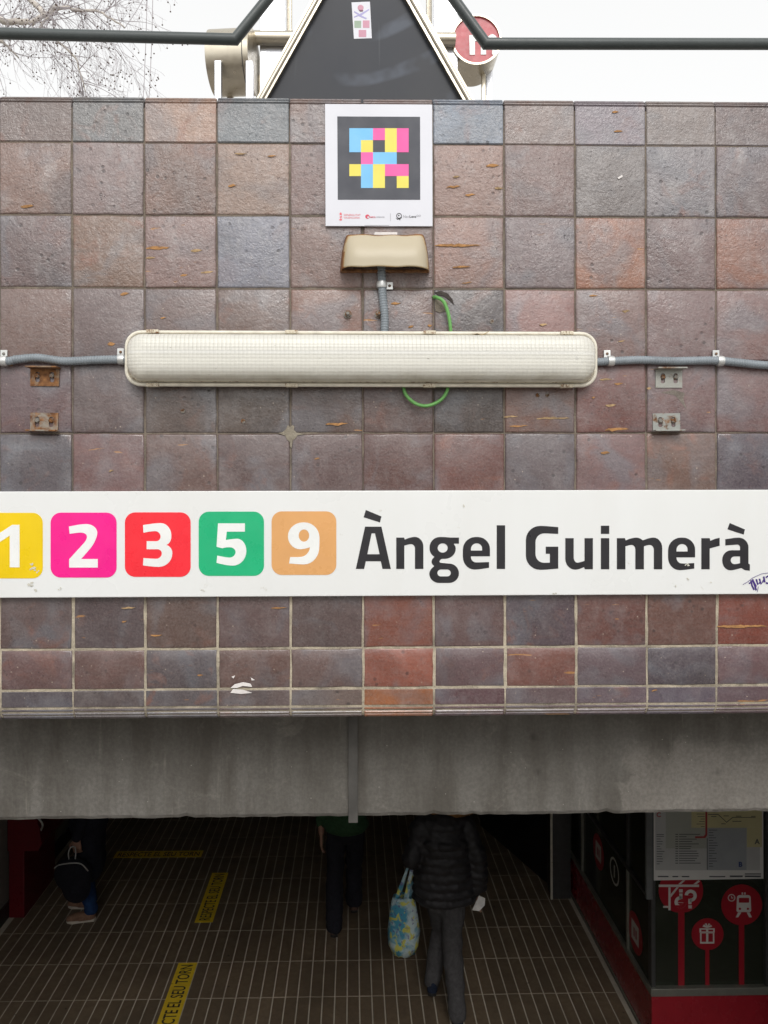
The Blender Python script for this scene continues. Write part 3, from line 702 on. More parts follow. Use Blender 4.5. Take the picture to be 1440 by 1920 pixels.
glyph('letter', [rect(500,167,547,213), rect(500,237,547,412)], T2, 'ink', LT, sign)
glyph('letter', [[(590,237),(635,237),(640,250),(675,234,25),(720,234,20),(735,250,5),(775,234,25),(845,234,58),(845,412),(798,412),(798,275,26),(765,275,10),(742,283),(742,412),(694,412),(694,275,26),(665,275,10),(638,283),(638,412),(590,412)]], T2, 'ink', LT, sign)
glyph('letter', [[(878,234,72),(1030,234,68),(1030,345),(925,345),(925,378,30),(970,380),(1025,377),(1025,408),(960,417,20),(878,417,72)], [(925,270,32),(988,270,30),(988,312),(925,312)]], T2, 'ink', LT, sign)
glyph('letter', [[(1065,237),(1112,237),(1115,252),(1145,240,8),(1168,235),(1168,280),(1112,295),(1112,412),(1065,412)]], T2, 'ink', LT, sign)
glyph('letter', [[(1225,152),(1310,188),(1303,217),(1212,187)]], T2, 'ink', LT, sign)
glyph('letter', [[(1200,243),(1260,234,15),(1330,234,55),(1330,380),(1338,385),(1338,420),(1310,417),(1290,405),(1240,418,15),(1183,418,55),(1183,305,52),(1283,305),(1283,272,18),(1200,278)], [(1230,340,22),(1283,340),(1283,378),(1260,383,5),(1230,383,22)]], T2, 'ink', LT, sign)
digits = [('yellow_v', (-92,47,175,315), [[(50,96),(80,96),(80,270),(40,270),(40,140),(0,166),(-14,138)]]),
          ('pink_v', (207,46,477,312), [[(282,103),(335,93,20),(398,93,50),(398,160,45),(332,236),(400,236),(400,271),(283,271),(283,237),(356,157,18),(356,128,24),(320,128,10),(285,133)]]),
          ('red_v', (511,45,780,309), [[(585,97),(640,89,20),(701,89,50),(701,172,28),(680,178,2),(705,188,22),(705,268,55),(630,268,20),(585,262),(587,232),(630,235,10),(662,235,24),(662,196,18),(600,196),(600,163),(657,163,18),(657,122,22),(625,122,10),(587,128)]]),
          ('green_v', (813,42,1080,305), [[(892,90),(1002,90),(1002,124),(928,124),(924,158),(960,153,15),(1008,153,50),(1008,263,60),(935,263,20),(886,252),(889,222),(930,230,10),(964,230,28),(964,188,24),(925,188,8),(910,192),(886,186)]]),
          ('tan_v', (1111,41,1376,301), [[(1178,86,62),(1307,86,62),(1307,180,20),(1300,258,75),(1230,258,20),(1183,254),(1187,228),(1225,228,10),(1265,222,32),(1268,188),(1240,196,15),(1178,196,58)], rr(1222,115,1265,165,25)])]
for mat, (x0, y0, x1, y1), dg in digits:
    bd = glyph('badge', [rr(x0, y0, x1, y1, 42)], T3, mat, LT, sign)
    dgo = glyph('digit', dg, T3, 'white_v', LT - 0.0006, None); dgo.parent = bd; dgo.matrix_parent_inverse = (bd.matrix_parent_inverse.inverted() @ Matrix.Identity(4)) if False else Matrix.Identity(4)
    # keep the digit where it was built: undo the badge's own parent chain
    dgo.matrix_parent_inverse = Matrix.Identity(4)
M['grime'] = mortar_material('sign_grime', (0.52, 0.50, 0.42, 1), (0.68, 0.67, 0.60, 1), (0.60, 0.58, 0.50, 1))
rs_ = random.Random(8)
for (gx_, gy_, gr_) in ((62, 1062, 7), (70, 1072, 4), (58, 1098, 6), (64, 1106, 4), (112, 1104, 3), (1288, 1060, 4), (1266, 1099, 2.5), (1333, 1091, 2), (1289, 1085, 3), (870, 948, 3), (380, 1108, 3), (1040, 1112, 3)):
    for k_ in range(3):
        cx_, cy_ = gx_ + rs_.uniform(-gr_, gr_), gy_ + rs_.uniform(-gr_, gr_)*0.8
        lp = [(cx_ + gr_*rs_.uniform(0.15, 0.8)*math.cos(a_*0.7), cy_ + gr_*rs_.uniform(0.1, 0.6)*math.sin(a_*0.7)) for a_ in range(9)]
        mobj('grime', front_flat([lp], SY - 0.0016 - 0.0002*k_, 0.0001), M['grime'], sign)
# marker scrawl
def scrawl(lines, wpx, Y, mat, name, parent):
    loops = []
    for ln in lines:
        L = []; Rr = []
        for i, p in enumerate(ln):
            a = Vector(ln[max(0, i-1)]); b = Vector(ln[min(len(ln)-1, i+1)]); t = (b - a).normalized(); nn = Vector((-t.y, t.x)) * wpx/2
            L.append((p[0]+nn.x, p[1]+nn.y)); Rr.append((p[0]-nn.x, p[1]-nn.y))
        loops.append(L + Rr[::-1])
    mb = MB()
    for k, lp in enumerate(loops):
        Yk = Y - 0.00008*k
        mb.prism([at(x, y, Yk) for x, y in lp], (0, -0.0002, 0))
    return mb.build(name, M[mat], parent)
scrawl([[(1408,1088),(1410,1098),(1414,1106)],[(1404,1094),(1413,1090),(1418,1100)],[(1411,1086),(1415,1097),(1418,1107)],[(1418,1086),(1421,1096),(1425,1092)],
        [(1424,1085),(1427,1095),(1432,1088)],[(1432,1081),(1434,1092)],[(1436,1083),(1440,1080),(1446,1082)],[(1436,1093),(1444,1094),(1450,1088)]], 3.1, SY - 0.0006, 'purple_ink', 'marker_scrawl', sign)
scrawl([[(1393,1096),(1402,1091),(1412,1083),(1428,1076),(1442,1074)],[(1422,1100),(1420,1110)]], 0.9, SY - 0.0015, 'purple_ink', 'marker_scrawl', sign)

# ================================================================== colour-code poster
PYY = -0.009
poster = empty('code_poster', (at(710, 424, PYY).x, PYY, at(710, 424, PYY).z), 'white poster board with a grid of blue, pink and yellow squares', 'poster')
me = flat_mesh([[(609.5,195),(810.5,196),(811,424),(610.5,423.5)]], lambda x, y: (lambda p: (p.x, p.z))(at(x, y, PYY)), 0.005)
mobj('board', place(me, Matrix.Translation((0, PYY + 0.0025, 0)) @ FRONT), M['paper'], poster)
kp = k1(6.545, 600, 190)
def pg(name, loops, mat, lay=1): return mobj(name, front_flat([[kp(x, y) for x, y in l] for l in loops], PYY - 0.0004*lay, 0.0003), M[mat], poster)
pg('code_field', [[(212,185),(1228,190),(1230,1208),(218,1207)]], 'code_grey')
gx = [360, 503, 650, 797, 942, 1088]; gy = [330, 476, 624, 771, 917, 1063]
cells = [('code_blue', [(0,0),(2,0),(2,1),(1,1),(1,2),(0,2)]), ('code_pink', [(2,0),(3,0),(3,1),(2,1)]), ('code_yellow', [(3,0),(4,0),(4,2),(3,2)]),
         ('code_pink', [(4,0),(5,0),(5,2),(4,2)]), ('code_yellow', [(1,1),(2,1),(2,2),(1,2)]), ('code_pink', [(1,2),(2,2),(2,3),(1,3)]),
         ('code_blue', [(2,2),(4,2),(4,3),(2,3)]), ('code_yellow', [(0,3),(1,3),(1,4),(0,4)]), ('code_blue', [(1,3),(2,3),(2,5),(1,5)]),
         ('code_yellow', [(2,3),(3,3),(3,5),(2,5)]), ('code_pink', [(3,3),(5,3),(5,4),(3,4)]), ('code_yellow', [(4,4),(5,4),(5,5),(4,5)])]
for mat, poly in cells: pg('cell', [[(gx[i], gy[j]) for i, j in poly]], mat, 2)
def wtext(body, px, py, hpx, Y, mat, parent, name='lettering', align='LEFT', bold=0.0, sx=1.0):
    p = at(px, py, Y); sc = (at(px, py - 100, Y).z - p.z) / 100
    me = text_mesh(body, hpx * sc * 1.38, 0.0003, align, bold, sx)
    return mobj(name, place(me, Matrix.Translation(p) @ FRONT), M[mat], parent)
PT = PYY - 0.0004
wtext('GENERALITAT', *kp(290, 1405), 3.6, PT, 'print_red', poster); wtext('VALENCIANA', *kp(290, 1438), 3.6, PT, 'print_red', poster)
pg('crest', [[(240,1375),(252,1362),(266,1370),(268,1400),(254,1395),(242,1400)], [(240,1412),(268,1405),(270,1425),(244,1430)], [(234,1452),(250,1436),(272,1440),(266,1462),(246,1464)]], 'print_red')
pg('logo_disc', [circle(582, 1414, 26), circle(592, 1420, 12)], 'print_crimson')
wtext('metro', *kp(600, 1428), 3.6, PT - 0.0004, 'print_crimson', poster, bold=0.00008); wtext('valencia', *kp(690, 1428), 3.6, PT, 'print_grey', poster)
pg('divider', [rect(862, 1375, 866, 1470)], 'print_grey')
pg('logo_mark', [circle(970, 1405, 34), circle(970, 1405, 25)], 'print_black'); pg('logo_mark', [circle(967, 1402, 9)], 'print_black')
pg('logo_mark', [[(928,1430),(945,1440),(980,1432),(1005,1420),(1002,1432),(985,1442),(986,1458),(974,1458),(974,1446),(948,1452)]], 'print_black')
wtext('Navi', *kp(1018, 1428), 5.0, PT, 'print_grey', poster); wtext('Lens', *kp(1098, 1428), 5.0, PT, 'print_black', poster, bold=0.0001); wtext('GO', *kp(1182, 1416), 4.0, PT, 'print_grey', poster)
pg('small_print', [rect(545, 1520, 850, 1524)], 'print_grey')

# ================================================================== cream metal cowl below the poster
def cowl():
    c0 = at(722, 505, -0.05); NU, NV = 40, 22
    L = at(637, 500, -0.06).x; Rr = at(809, 500, -0.06).x; zt_ = at(720, 437, -0.03).z; zb_ = at(720, 500, -0.07).z
    V = []; E = []
    for j in range(NV + 1):
        t = j / NV                                            # 0 top .. 1 bottom
        z = zt_ + (zb_ - zt_) * t
        inset = 0.007 + 0.010 * (abs(1 - t))**3 - 0.007*t
        for i in range(NU + 1):
            u = -1 + 2*i/NU
            xl, xr = L + inset, Rr - inset * 0.9
            x = (xl + xr)/2 + u*(xr - xl)/2
            bul = 0.020 + 0.045 * math.sin(math.pi/2 * min(1, t*1.25))**0.8
            edge = max(0.0, 1 - abs(u)**9)
            y = -0.006 - bul * edge**0.6
            zz = z - (0.004 * (1 - u*u) if t < 0.05 else 0) + 0.0012*math.sin(u*9 + t*3)
            V.append((x, y, zz)); E.append(max(abs(u)**11, (1 - t)**10 * 0.95, t**26 * 0.6, 0.9 if (u < -0.93 and t > 0.5) else 0))
    W = NU + 1
    Fc = [(j*W+i, j*W+i+1, (j+1)*W+i+1, (j+1)*W+i) for j in range(NV) for i in range(NU)]
    me = bpy.data.meshes.new('cowl'); me.from_pydata(V, [], Fc)
    at_ = me.attributes.new('edge', 'FLOAT', 'POINT')
    for i, e in enumerate(E): at_.data[i].value = e
    root = empty('lamp_cowl', (c0.x, 0, zb_), 'cream metal cowl with rusting edges mounted below the poster', 'cowl')
    o = mobj('shell', me, M['cowl'], root, smooth=True)
    md = o.modifiers.new('solid', 'SOLIDIFY'); md.thickness = 0.002; md.offset = 1
    MB().box((at(702, 440, -0.02).x, -0.02, at(700, 441, -0.02).z), (at(745, 440, -0.02).x, -0.002, at(700, 435, -0.02).z), 0.002).build('foam_strip', M['chalk'], root)
    MB().box((L + 0.004, -0.02, zb_ + 0.001), (Rr - 0.004, -0.002, zb_ + 0.006)).build('back_plate', M['bracket_rust'], root)
cowl()

# ================================================================== corrugated conduits
def smooth_path(pts, n):
    pts = [Vector(p) for p in pts]; out = []
    P = [pts[0]*2 - pts[1]] + pts + [pts[-1]*2 - pts[-2]]
    per = max(2, n // (len(pts) - 1))
    for i in range(1, len(P) - 2):
        for k in range(per):
            t = k/per; a, b, c, d = P[i-1:i+3]
            out.append(0.5*((2*b) + (c - a)*t + (2*a - 5*b + 4*c - d)*t*t + (3*b - a - 3*c + d)*t**3))
    out.append(pts[-1]); return out
def resample(pts, step):
    out = [pts[0]]; acc = 0.0
    for a, b in zip(pts, pts[1:]):
        L = (b - a).length; 
        while acc + L >= step:
            t = (step - acc) / L; a = a.lerp(b, t); out.append(a); L = (b - a).length; acc = 0.0
        acc += L
    return out
def conduit(label, pix, Y, clamps, r=0.0118, smooth_from=None):
    pts = resample(smooth_path([at(x, y, Y) for x, y in pix], 200), 0.0018)
    rad = [r * (1.0, 0.97, 0.86, 0.97)[i % 4] if True else r for i in range(len(pts))]
    root = empty('conduit', pts[len(pts)//2], label, 'conduit')
    MB().tube(pts, rad, 14).build('pipe', M['conduit'], root, smooth=True)
    for (cx, cy, vertical, tabside) in clamps:
        p = at(cx, cy, Y); ax = Vector((0, 0, 1)) if vertical else Vector((1, 0, 0))
        cl = MB().lathe(p - ax*0.0085, ax, [(0, r), (0, r+0.0022), (0.004, r+0.003), (0.013, r+0.003), (0.017, r+0.0022), (0.017, r)], 20).build('clamp', M['clamp'], root); auto_smooth(cl)
        side = Vector((1, 0, 0)) if vertical else Vector((0, 0, 1))
        q = p + side*(r + 0.010) - (ax*0.006 if not vertical else Vector())
        h = 0.0095
        tb = MB().box((q.x - h*1.0, -0.006, q.z - h*1.1), (q.x + h*1.0, -0.0018, q.z + h*1.1), 0.001).build('clamp_tab', M['clamp'], root)
        MB().lathe((q.x, -0.006, q.z), (0, -1, 0), [(0, 0.0042), (0.0022, 0.0036), (0.003, 0.002)], 10).build('screw', M['bolt'], root)
    return root
conduit('grey corrugated conduit entering the rounded lamp end above the rusty orange bracket', [(-330,664),(-150,668),(0,677),(30,674),(70,671),(120,677),(175,675),(222,674),(244,674)], -0.016, [(8, 677, False, 1), (228, 674, False, 1)])
conduit('grey corrugated conduit leaving the lamp above the pale grey brackets', [(1104,680),(1150,677),(1200,675),(1260,677),(1340,676),(1385,680),(1440,685),(1560,690),(1760,688)], -0.016, [(1145, 677, False, 1), (1350, 677, False, 1)])
conduit('short grey corrugated conduit dropping from the cream cowl to the lamp', [(715,496),(716,530),(718,560),(721,590),(721,615),(720,640)], -0.016, [(716, 534, True, 1)])

# ================================================================== long fluorescent luminaire
def luminaire():
    Yb, Yf = -0.042, -0.108
    cpt = at(677, 672, Yb); 
    x0, x1 = at(237, 672, Yb).x, at(1117, 676, Yb).x; zt_, zb_ = at(677, 624, Yb).z, at(677, 722, Yb).z
    cx, cz = (x0+x1)/2, (zt_+zb_)/2; hx, hz = (x1-x0)/2, (zt_-zb_)/2
    tilt = math.atan2(at(1117, 676, Yb).z - at(237, 670, Yb).z - (at(1117, 676, Yb).z - at(1117, 676, Yb).z), x1 - x0)
    root = empty('wall_lamp', (cx, 0, cz), 'long cream fluorescent lamp with ribbed clear cover fixed on the tiles', 'lamp')
    root.rotation_euler = (0, R(0.12), 0)
    def outline(hx_, hz_, r, n=8):
        pts = []
        for (sx, sz, a0) in ((1, 1, 0), (-1, 1, 90), (-1, -1, 180), (1, -1, 270)):
            for k in range(n+1):
                a = R(a0 + 90*k/n); pts.append((sx*(hx_-r) + r*math.cos(a), sz*(hz_-r) + r*math.sin(a)))
        return pts
    def loft(rows, close0=True, close1=True):
        n = len(rows[0][1]); V = [(x, y, z) for (y, pl) in rows for (x, z) in pl]; Fc = []
        for i in range(len(rows)-1):
            Fc += [(i*n+j, (i+1)*n+j, (i+1)*n+(j+1) % n, i*n+(j+1) % n) for j in range(n)]
        if close0: Fc.append(tuple(range(n)))
        if close1: Fc.append(tuple((len(rows)-1)*n+j for j in reversed(range(n))))
        return MB().add(V, Fc)
    def loc(mb, name, mat, parent=root, ang=30):
        o = mb.build(name, mat); o.parent = parent
        auto_smooth(o, ang); return o
    r = 0.040
    body = loc(loft([(-0.001, outline(hx-0.012, hz-0.012, r-0.01)), (-0.030, outline(hx-0.004, hz-0.004, r-0.002)), (-0.038, outline(hx-0.004, hz-0.004, r-0.002)), (-0.038, outline(hx-0.012, hz-0.012, r-0.008))]), 'housing', M['lamp_body'])
    # rim: a closed bead that runs round the joint
    def bead(hx_, hz_, rr_, y, rad, name, mat):
        pl = outline(hx_, hz_, rr_, 8); pts = [(x, y, z) for x, z in pl]; n = len(pts); m = 8; V = []; Fc = []
        for i, p in enumerate(pts):
            a = Vector(pts[i-1]); b = Vector(pts[(i+1) % n]); t = (b - a).normalized(); nn = Vector((t.z, 0, -t.x)); p = Vector(p)
            V += [p + nn*math.cos(2*math.pi*k/m)*rad + Vector((0, -1, 0))*math.sin(2*math.pi*k/m)*rad for k in range(m)]
        for i in range(n):
            Fc += [(i*m+k, ((i+1) % n)*m+k, ((i+1) % n)*m+(k+1) % m, i*m+(k+1) % m) for k in range(m)]
        return loc(MB().add(V, Fc), name, mat, root, 80)
    bead(hx, hz, r, -0.040, 0.0052, 'rim', M['lamp_rim']); bead(hx-0.010, hz-0.010, r-0.008, -0.044, 0.003, 'gasket', M['lamp_clip'])
    rows = [(-0.042, outline(hx-0.008, hz-0.008, r-0.006))]
    for (dy, ins) in ((-0.062, 0.0095), (-0.078, 0.012), (-0.090, 0.017), (-0.098, 0.026), (-0.1015, 0.036), (-0.1035, 0.048), (-0.1045, 0.060)):
        rows.append((dy, outline(hx-ins, max(0.004, hz-ins), max(0.004, min(r, hz-ins-0.001)))))
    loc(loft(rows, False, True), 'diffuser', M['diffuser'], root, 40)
    loc(MB().box((-hx+0.03, -0.046, -hz+0.018), (hx-0.03, -0.040, hz-0.018)), 'tray', M['lamp_tray'])
    for s in (-1, 1):
        loc(MB().lathe((-hx+0.05, -0.074, 0.008 + s*0.027), (1, 0, 0), [(0, 0.010), (0.002, 0.013), (2*hx-0.102, 0.013), (2*hx-0.10, 0.010)], 16), 'tube', M['tube_white'])
    rl = random.Random(4)
    for k in range(16):
        x_ = rl.uniform(-hx+0.05, hx-0.05); z_ = rl.choice((-1, -1, 1))*rl.uniform(0.0, hz-0.03)
        loc(MB().box((x_-0.0022, -0.0500, z_-0.0035), (x_+0.0022, -0.0465, z_+rl.uniform(0.002, 0.012))), 'dead_insect', M['dark'])
    for px in (287, 547, 805, 1062):
        xx = at(px, 672, Yb).x - cx
        for s in (-1, 1):
            c = MB(); zz = s*(hz + 0.001)
            c.box((xx-0.017, -0.052, zz-0.0055), (xx+0.017, -0.034, zz+0.0045), 0.0015)
            co = loc(c, 'clip', M['lamp_clip'])
            rb = MB()
            for k in (-1, 0, 1): rb.box((xx+k*0.008-0.0022, -0.0545, zz-0.0045), (xx+k*0.008+0.0022, -0.0515, zz+0.0035))
            loc(rb, 'clip_rib', M['lamp_clip'], co)
    return root
luminaire()
# dry leaf caught on the lamp
p = at(900, 629, -0.05)
lf = MB().add([(p.x-0.022,p.y,p.z),(p.x-0.010,p.y-0.012,p.z+0.004),(p.x-0.010,p.y+0.010,p.z+0.006),(p.x+0.004,p.y-0.008,p.z-0.001),(p.x+0.004,p.y+0.010,p.z+0.003),(p.x+0.016,p.y,p.z+0.006),(p.x+0.026,p.y-0.004,p.z+0.012)],
              [(0,1,2),(1,3,4,2),(3,5,4),(5,6,4)]).build('dry_leaf', M['leaf'])
lf.modifiers.new('solid', 'SOLIDIFY').thickness = 0.0008
tag(lf, 'curled dry leaf caught on top of the long lamp', 'leaf')

# green cable looping behind the lamp
gp = [(813,557,-0.001),(820,558,-0.016),(832,566,-0.022),(841,590,-0.022),(845,620,-0.020),(846,650,-0.014),(846,690,-0.012),(842,715,-0.016),(836,738,-0.024),(822,753,-0.026),(800,761,-0.026),(780,757,-0.026),(764,744,-0.024),(757,728,-0.020),(756,700,-0.012),(760,676,-0.008)]
gpts = smooth_path([at(x, y, Y) for x, y, Y in gp], 120)
tag(MB().tube(gpts, 0.0048, 12).build('green_cable', M['green_cable'], smooth=True), 'bright green cable looping out of a hole and behind the lamp', 'cable')

# angle brackets, bolts and plugs left in the wall
def bracket(label, x0, y0, x1, y1, flange_top, mat, slots, tilt):
    Y = -0.004; c = at((x0+x1)/2, (y0+y1)/2, Y); hw = (at(x1, y0, Y).x - at(x0, y0, Y).x)/2; hh = (at(x0, y0, Y).z - at(x0, y1, Y).z)/2
    root = empty('angle_bracket', (c.x, 0, c.z), label, 'bracket', 'old angle brackets left on the tiles'); root.rotation_euler = (0, R(tilt), 0)
    loops = [[(-hw, -hh), (hw, -hh), (hw, hh), (-hw, hh)]] + [rounded([(sx*hw-0.006, -0.014, .005), (sx*hw+0.006, -0.014, .005), (sx*hw+0.006, 0.014, .005), (sx*hw-0.006, 0.014, .005)], 4) for sx in slots]
    me = flat_mesh(loops, lambda x, y: (x, y), 0.003)
    o = mobj('plate', place(me, Matrix.Translation((0, -0.0034, 0)) @ FRONT), mat); o.parent = root
    s = 1 if flange_top else -1
    f = MB().box((-hw-0.003, -0.034, s*hh - 0.002), (hw+0.003, -0.0015, s*hh + 0.002), 0.0008).build('flange', mat); f.parent = root
    for sx in slots:
        b = MB().lathe((sx*hw, -0.001, 0.004), (0, -1, 0), [(0, 0.0075), (0.006, 0.0075), (0.0085, 0.005)], 6).build('bolt_head', M['bolt']); b.parent = root
bracket('rust-orange slotted angle bracket tucked right under the grey conduit', 57, 690, 111, 724, True, M['bracket_rust'], (-0.5, 0.5), 0.6)
bracket('half-rusted slotted angle bracket with bottom flange below the rust-orange bracket', 57, 774, 109, 808, False, rusty('half_rust', (0.25, 0.22, 0.18, 1), 0.45, 0.6, 22), (-0.5, 0.5), 0.8)
bracket('pale galvanised slotted bracket tucked right under the conduit above a mortar patch', 1229, 692, 1279, 727, True, M['bracket_pale'], (-0.45, 0.5), 0.0)
bracket('pale galvanised bracket with rusty top corners below the patched tile', 1224, 775, 1275, 808, False, rusty('pale_half_rust', (0.30, 0.31, 0.29, 1), 0.30, 0.5, 22, 0.3), (-0.45, 0.5), -0.5)
for (px, py, lab) in ((652, 590, 'bolt with washer sticking out of a bare reddish tile'), (710, 590, 'bolt with washer half hidden by the vertical conduit')):
    p = at(px, py, 0)
    root = empty('wall_bolt', p, lab, 'bolt', 'bolts in the tiles')
    for nm, pr in (('washer', [(0.0015, 0.0115), (0.004, 0.0115)]), ('nut', [(0.004, 0.0085), (0.011, 0.0085)]), ('stud', [(0.011, 0.0045), (0.022, 0.0042)])):
        MB().lathe(p, (0, -1, 0), pr, 6 if nm == 'nut' else 16).build(nm, M['bolt'], root)
for (px, py) in ((456, 790), (922, 603), (343, 771), (1008, 741), (1026, 741)):
    p = at(px, py, 0); o = MB().lathe(p, (0, -1, 0), [(0.0, 0.006), (0.003, 0.006), (0.0032, 0.0032), (0.0012, 0.003)], 12).build('wall_plug', M['bolt'], wall)

# ================================================================== above the wall: handrail, triangular panel, metro totem
RY = 0.80
rail = empty('handrail', (0, RY, STREET), 'dark grey tubular handrail bent up around the triangular panel', 'handrail')
pix = [(-420,52),(441,74),(505,-6),(620,-152),(732,-152),(848,-6),(911,82),(1860,83)]
MB().tube([at(x, y, RY) for x, y in pix], 0.0205, 18).build('tube', M['rail'], rail, smooth=False)
auto_smooth(rail.children[0], 50)
for px, py in ((-380, 53), (1820, 83)):
    q = at(px, py, RY); MB().tube([(q.x, RY, q.z - 0.005), (q.x, RY, STREET - 0.02)], 0.019, 14).build('post', M['rail'], rail)

TY = 0.50
tri = empty('triangular_panel', (at(683, 100, TY).x, TY, STREET), 'dark triangular panel framed in pale metal standing behind the wall', 'panel')
def tl_pt(t, outer):   # t: photo row
    return at((587 if outer else 608) + (0.554 if outer else 0.562) * (-t), t, TY)
def tr_pt(t, outer):
    return at((777 if outer else 756) + 0.57 * t, t, TY)
low = 178 + 285
poly = [tl_pt(low, False), tr_pt(low, False)]
apex = at(682, -132, TY); apexo = at(682, -170, TY)
MB().prism([poly[0], poly[1], apex], (0, 0.03, 0)).build('pane', M['tri'], tri)
for fn in (tl_pt, tr_pt):
    a, b = fn(low, True), fn(low, False)
    q = MB(); q.prism([a, b, apex, apexo], (0, -0.022, 0))
    o = q.build('frame_bar', M['trim'], tri)
    m_ = (a + b)/2; e_ = (apex + apexo)/2
    MB().tube([(m_.x, TY-0.022, m_.z), (e_.x, TY-0.022, e_.z)], 0.0085, 10).build('frame_bead', M['trim'], o).matrix_parent_inverse = Matrix.Identity(4)
stk = empty('sticker', at(679, 72, TY - 0.001), 'small white paper sticker with faded prints on the dark triangular panel', 'sticker')
kst = k1(18.0, 640, 0)
def sg(name, loops, mat, lay): return mobj(name, front_flat([[kst(x, y) for x, y in l] for l in loops], TY - 0.0008 - 0.0004*lay, 0.0003), mat, stk)
M['stk_pur'] = vinyl('sticker_violet', srgb(165, 160, 205), 0.5); M['stk_pink'] = vinyl('sticker_pink', srgb(196, 140, 160), 0.5); M['stk_dark'] = vinyl('sticker_plum', srgb(110, 60, 90), 0.5); M['stk_grn'] = vinyl('sticker_sage', srgb(150, 170, 150), 0.5)
sg('sheet', [[(345,80),(965,55),(1030,1290),(425,1310)]], M['paper'], 0)
sg('print', [[(440,370),(620,470),(930,300),(940,340),(680,520),(860,610),(830,650),(580,540),(430,600),(425,560),(560,500),(430,410)]], M['stk_pur'], 1)
sg('print', [circle(650, 260, 100, 20)], M['stk_pink'], 2); sg('print', [rounded([(590,330,10),(740,330,10),(720,385,10),(620,385,10)], 3)], M['stk_dark'], 3)
sg('print', [rect(440,700,670,940)], M['stk_grn'], 1); sg('print', [rect(725,690,950,940)], M['stk_pink'], 1); sg('print', [rect(585,1010,840,1250)], M['stk_pink'], 1)

DY = 4.2
tot = empty('metro_totem', (at(680, 170, DY).x, DY, STREET), 'brushed steel metro totem with round red sign drum and twin plates', 'totem')
def plate(x0, x1, Y, mat, name, ytop=-420, th=0.06):
    a, b = at(x0, 60, Y).x, at(x1, 60, Y).x
    o = MB().box((a, Y, STREET), (b, Y + th, at(600, ytop, Y).z), 0.004).build(name, mat, tot); return o
plate(487, 535.5, DY, M['steel_plate'], 'plate'); plate(813, 858, DY, M['steel_plate'], 'plate')
plate(537.5, 547, DY + 0.3, M['trim'], 'post'); plate(800, 810, DY + 0.3, M['trim'], 'post')
a = at(470, 69, DY - 0.055); b = at(872, 68, DY - 0.055)
o = MB().tube([(a.x + 0.02, DY - 0.04, a.z), (b.x - 0.08, DY - 0.04, a.z)], 0.055, 20).build('cross_tube', M['steel'], tot, smooth=False); auto_smooth(o)
# drum whose axis runs along the street
rad = 0.245; cc = at(440, 108, DY - 0.2); xl = at(389, 70, DY - 0.35).x; xr = at(486, 80, DY).x
d1 = MB().lathe((xl, DY - 0.10, cc.z), (1, -0.10, 0), [(0, rad*0.80), (0.0, rad), (0.012, rad), (xr - xl - 0.02, rad), (xr - xl - 0.02, rad*0.8)], 48).build('drum', M['steel'], tot); auto_smooth(d1)
MB().lathe((xr - 0.07, DY - 0.10 - (xr-xl-0.07)*0.10, cc.z), (1, -0.10, 0), [(0, rad+0.001), (0, rad+0.003), (0.006, rad+0.003), (0.006, rad+0.001)], 48).build('drum_seam', M['dark_frame'], d1).matrix_parent_inverse = Matrix.Identity(4)
for (x0, x1) in ((402.5, 415), (461, 474)):
    q0, q1 = at(x0, 140, DY - 0.35).x, at(x1, 140, DY - 0.35).x
    MB().box((q0, DY - 0.36, STREET), (q1, DY - 0.30, at(400, 114, DY - 0.35).z), 0.003).build('leg', M['steel_plate'], tot)
    MB().box((q0 + 0.03, DY + 0.05, STREET), (q1 + 0.03, DY + 0.11, cc.z), 0.003).build('leg', M['steel'], tot)
# drum that points its red disc at the stairs
fc = at(893.5, 73.5, DY - 0.02); Rr_ = (at(893, 26, DY - 0.02).z - at(893, 121, DY - 0.02).z)/2
d2 = MB().lathe((fc.x, DY - 0.02, fc.z), (0, 1, 0), [(0.02, Rr_*0.92), (0.0, Rr_*0.92), (0.0, Rr_), (0.01, Rr_*1.0), (0.36, Rr_*1.0), (0.36, Rr_*0.9)], 56).build('drum', M['steel'], tot); auto_smooth(d2)
M['disc_red'] = simple('red_disc_enamel', (0.47, 0.085, 0.10, 1), 0.35, var=0.18, scale=9)
dz_ = DY - 0.004
kd = k1(5.76, 730, 0)
disc = mobj('red_disc', place(flat_mesh([circle(0, 0, Rr_*0.93, 48)], lambda x, y: (x, y), 0.004), Matrix.Translation((fc.x, dz_ + 0.002, fc.z)) @ FRONT), M['disc_red'], tot)
def dglyph(loops): 
    o = mobj('letter', front_flat([[kd(x, y) for x, y in rounded(l)] for l in loops], dz_ - 0.004, 0.002), M['white_v'], None); o.parent = disc; return o
dglyph([[(862,380),(925,380),(932,405),(990,372,20),(1040,372,15),(1062,398,8),(1100,368,20),(1150,372,45),(1165,420),(1165,590),(1110,590),(1110,440,20),(1045,440),(1045,590),(988,590),(988,440,20),(925,445),(925,592),(868,592)]])
# spur under the disc drum and its leg
q0, q1 = at(915, 150, DY + 0.25).x, at(923, 150, DY + 0.25).x
MB().box((at(902, 150, DY + 0.2).x, DY + 0.16, STREET), (at(909, 150, DY + 0.2).x, DY + 0.20, fc.z - Rr_*0.9), 0.003).build('leg', M['steel'], tot)
MB().box((at(911, 150, DY + 0.25).x, DY + 0.24, STREET), (at(923, 150, DY + 0.25).x, DY + 0.28, fc.z - Rr_*0.55), 0.003).build('leg', M['steel_plate'], tot)

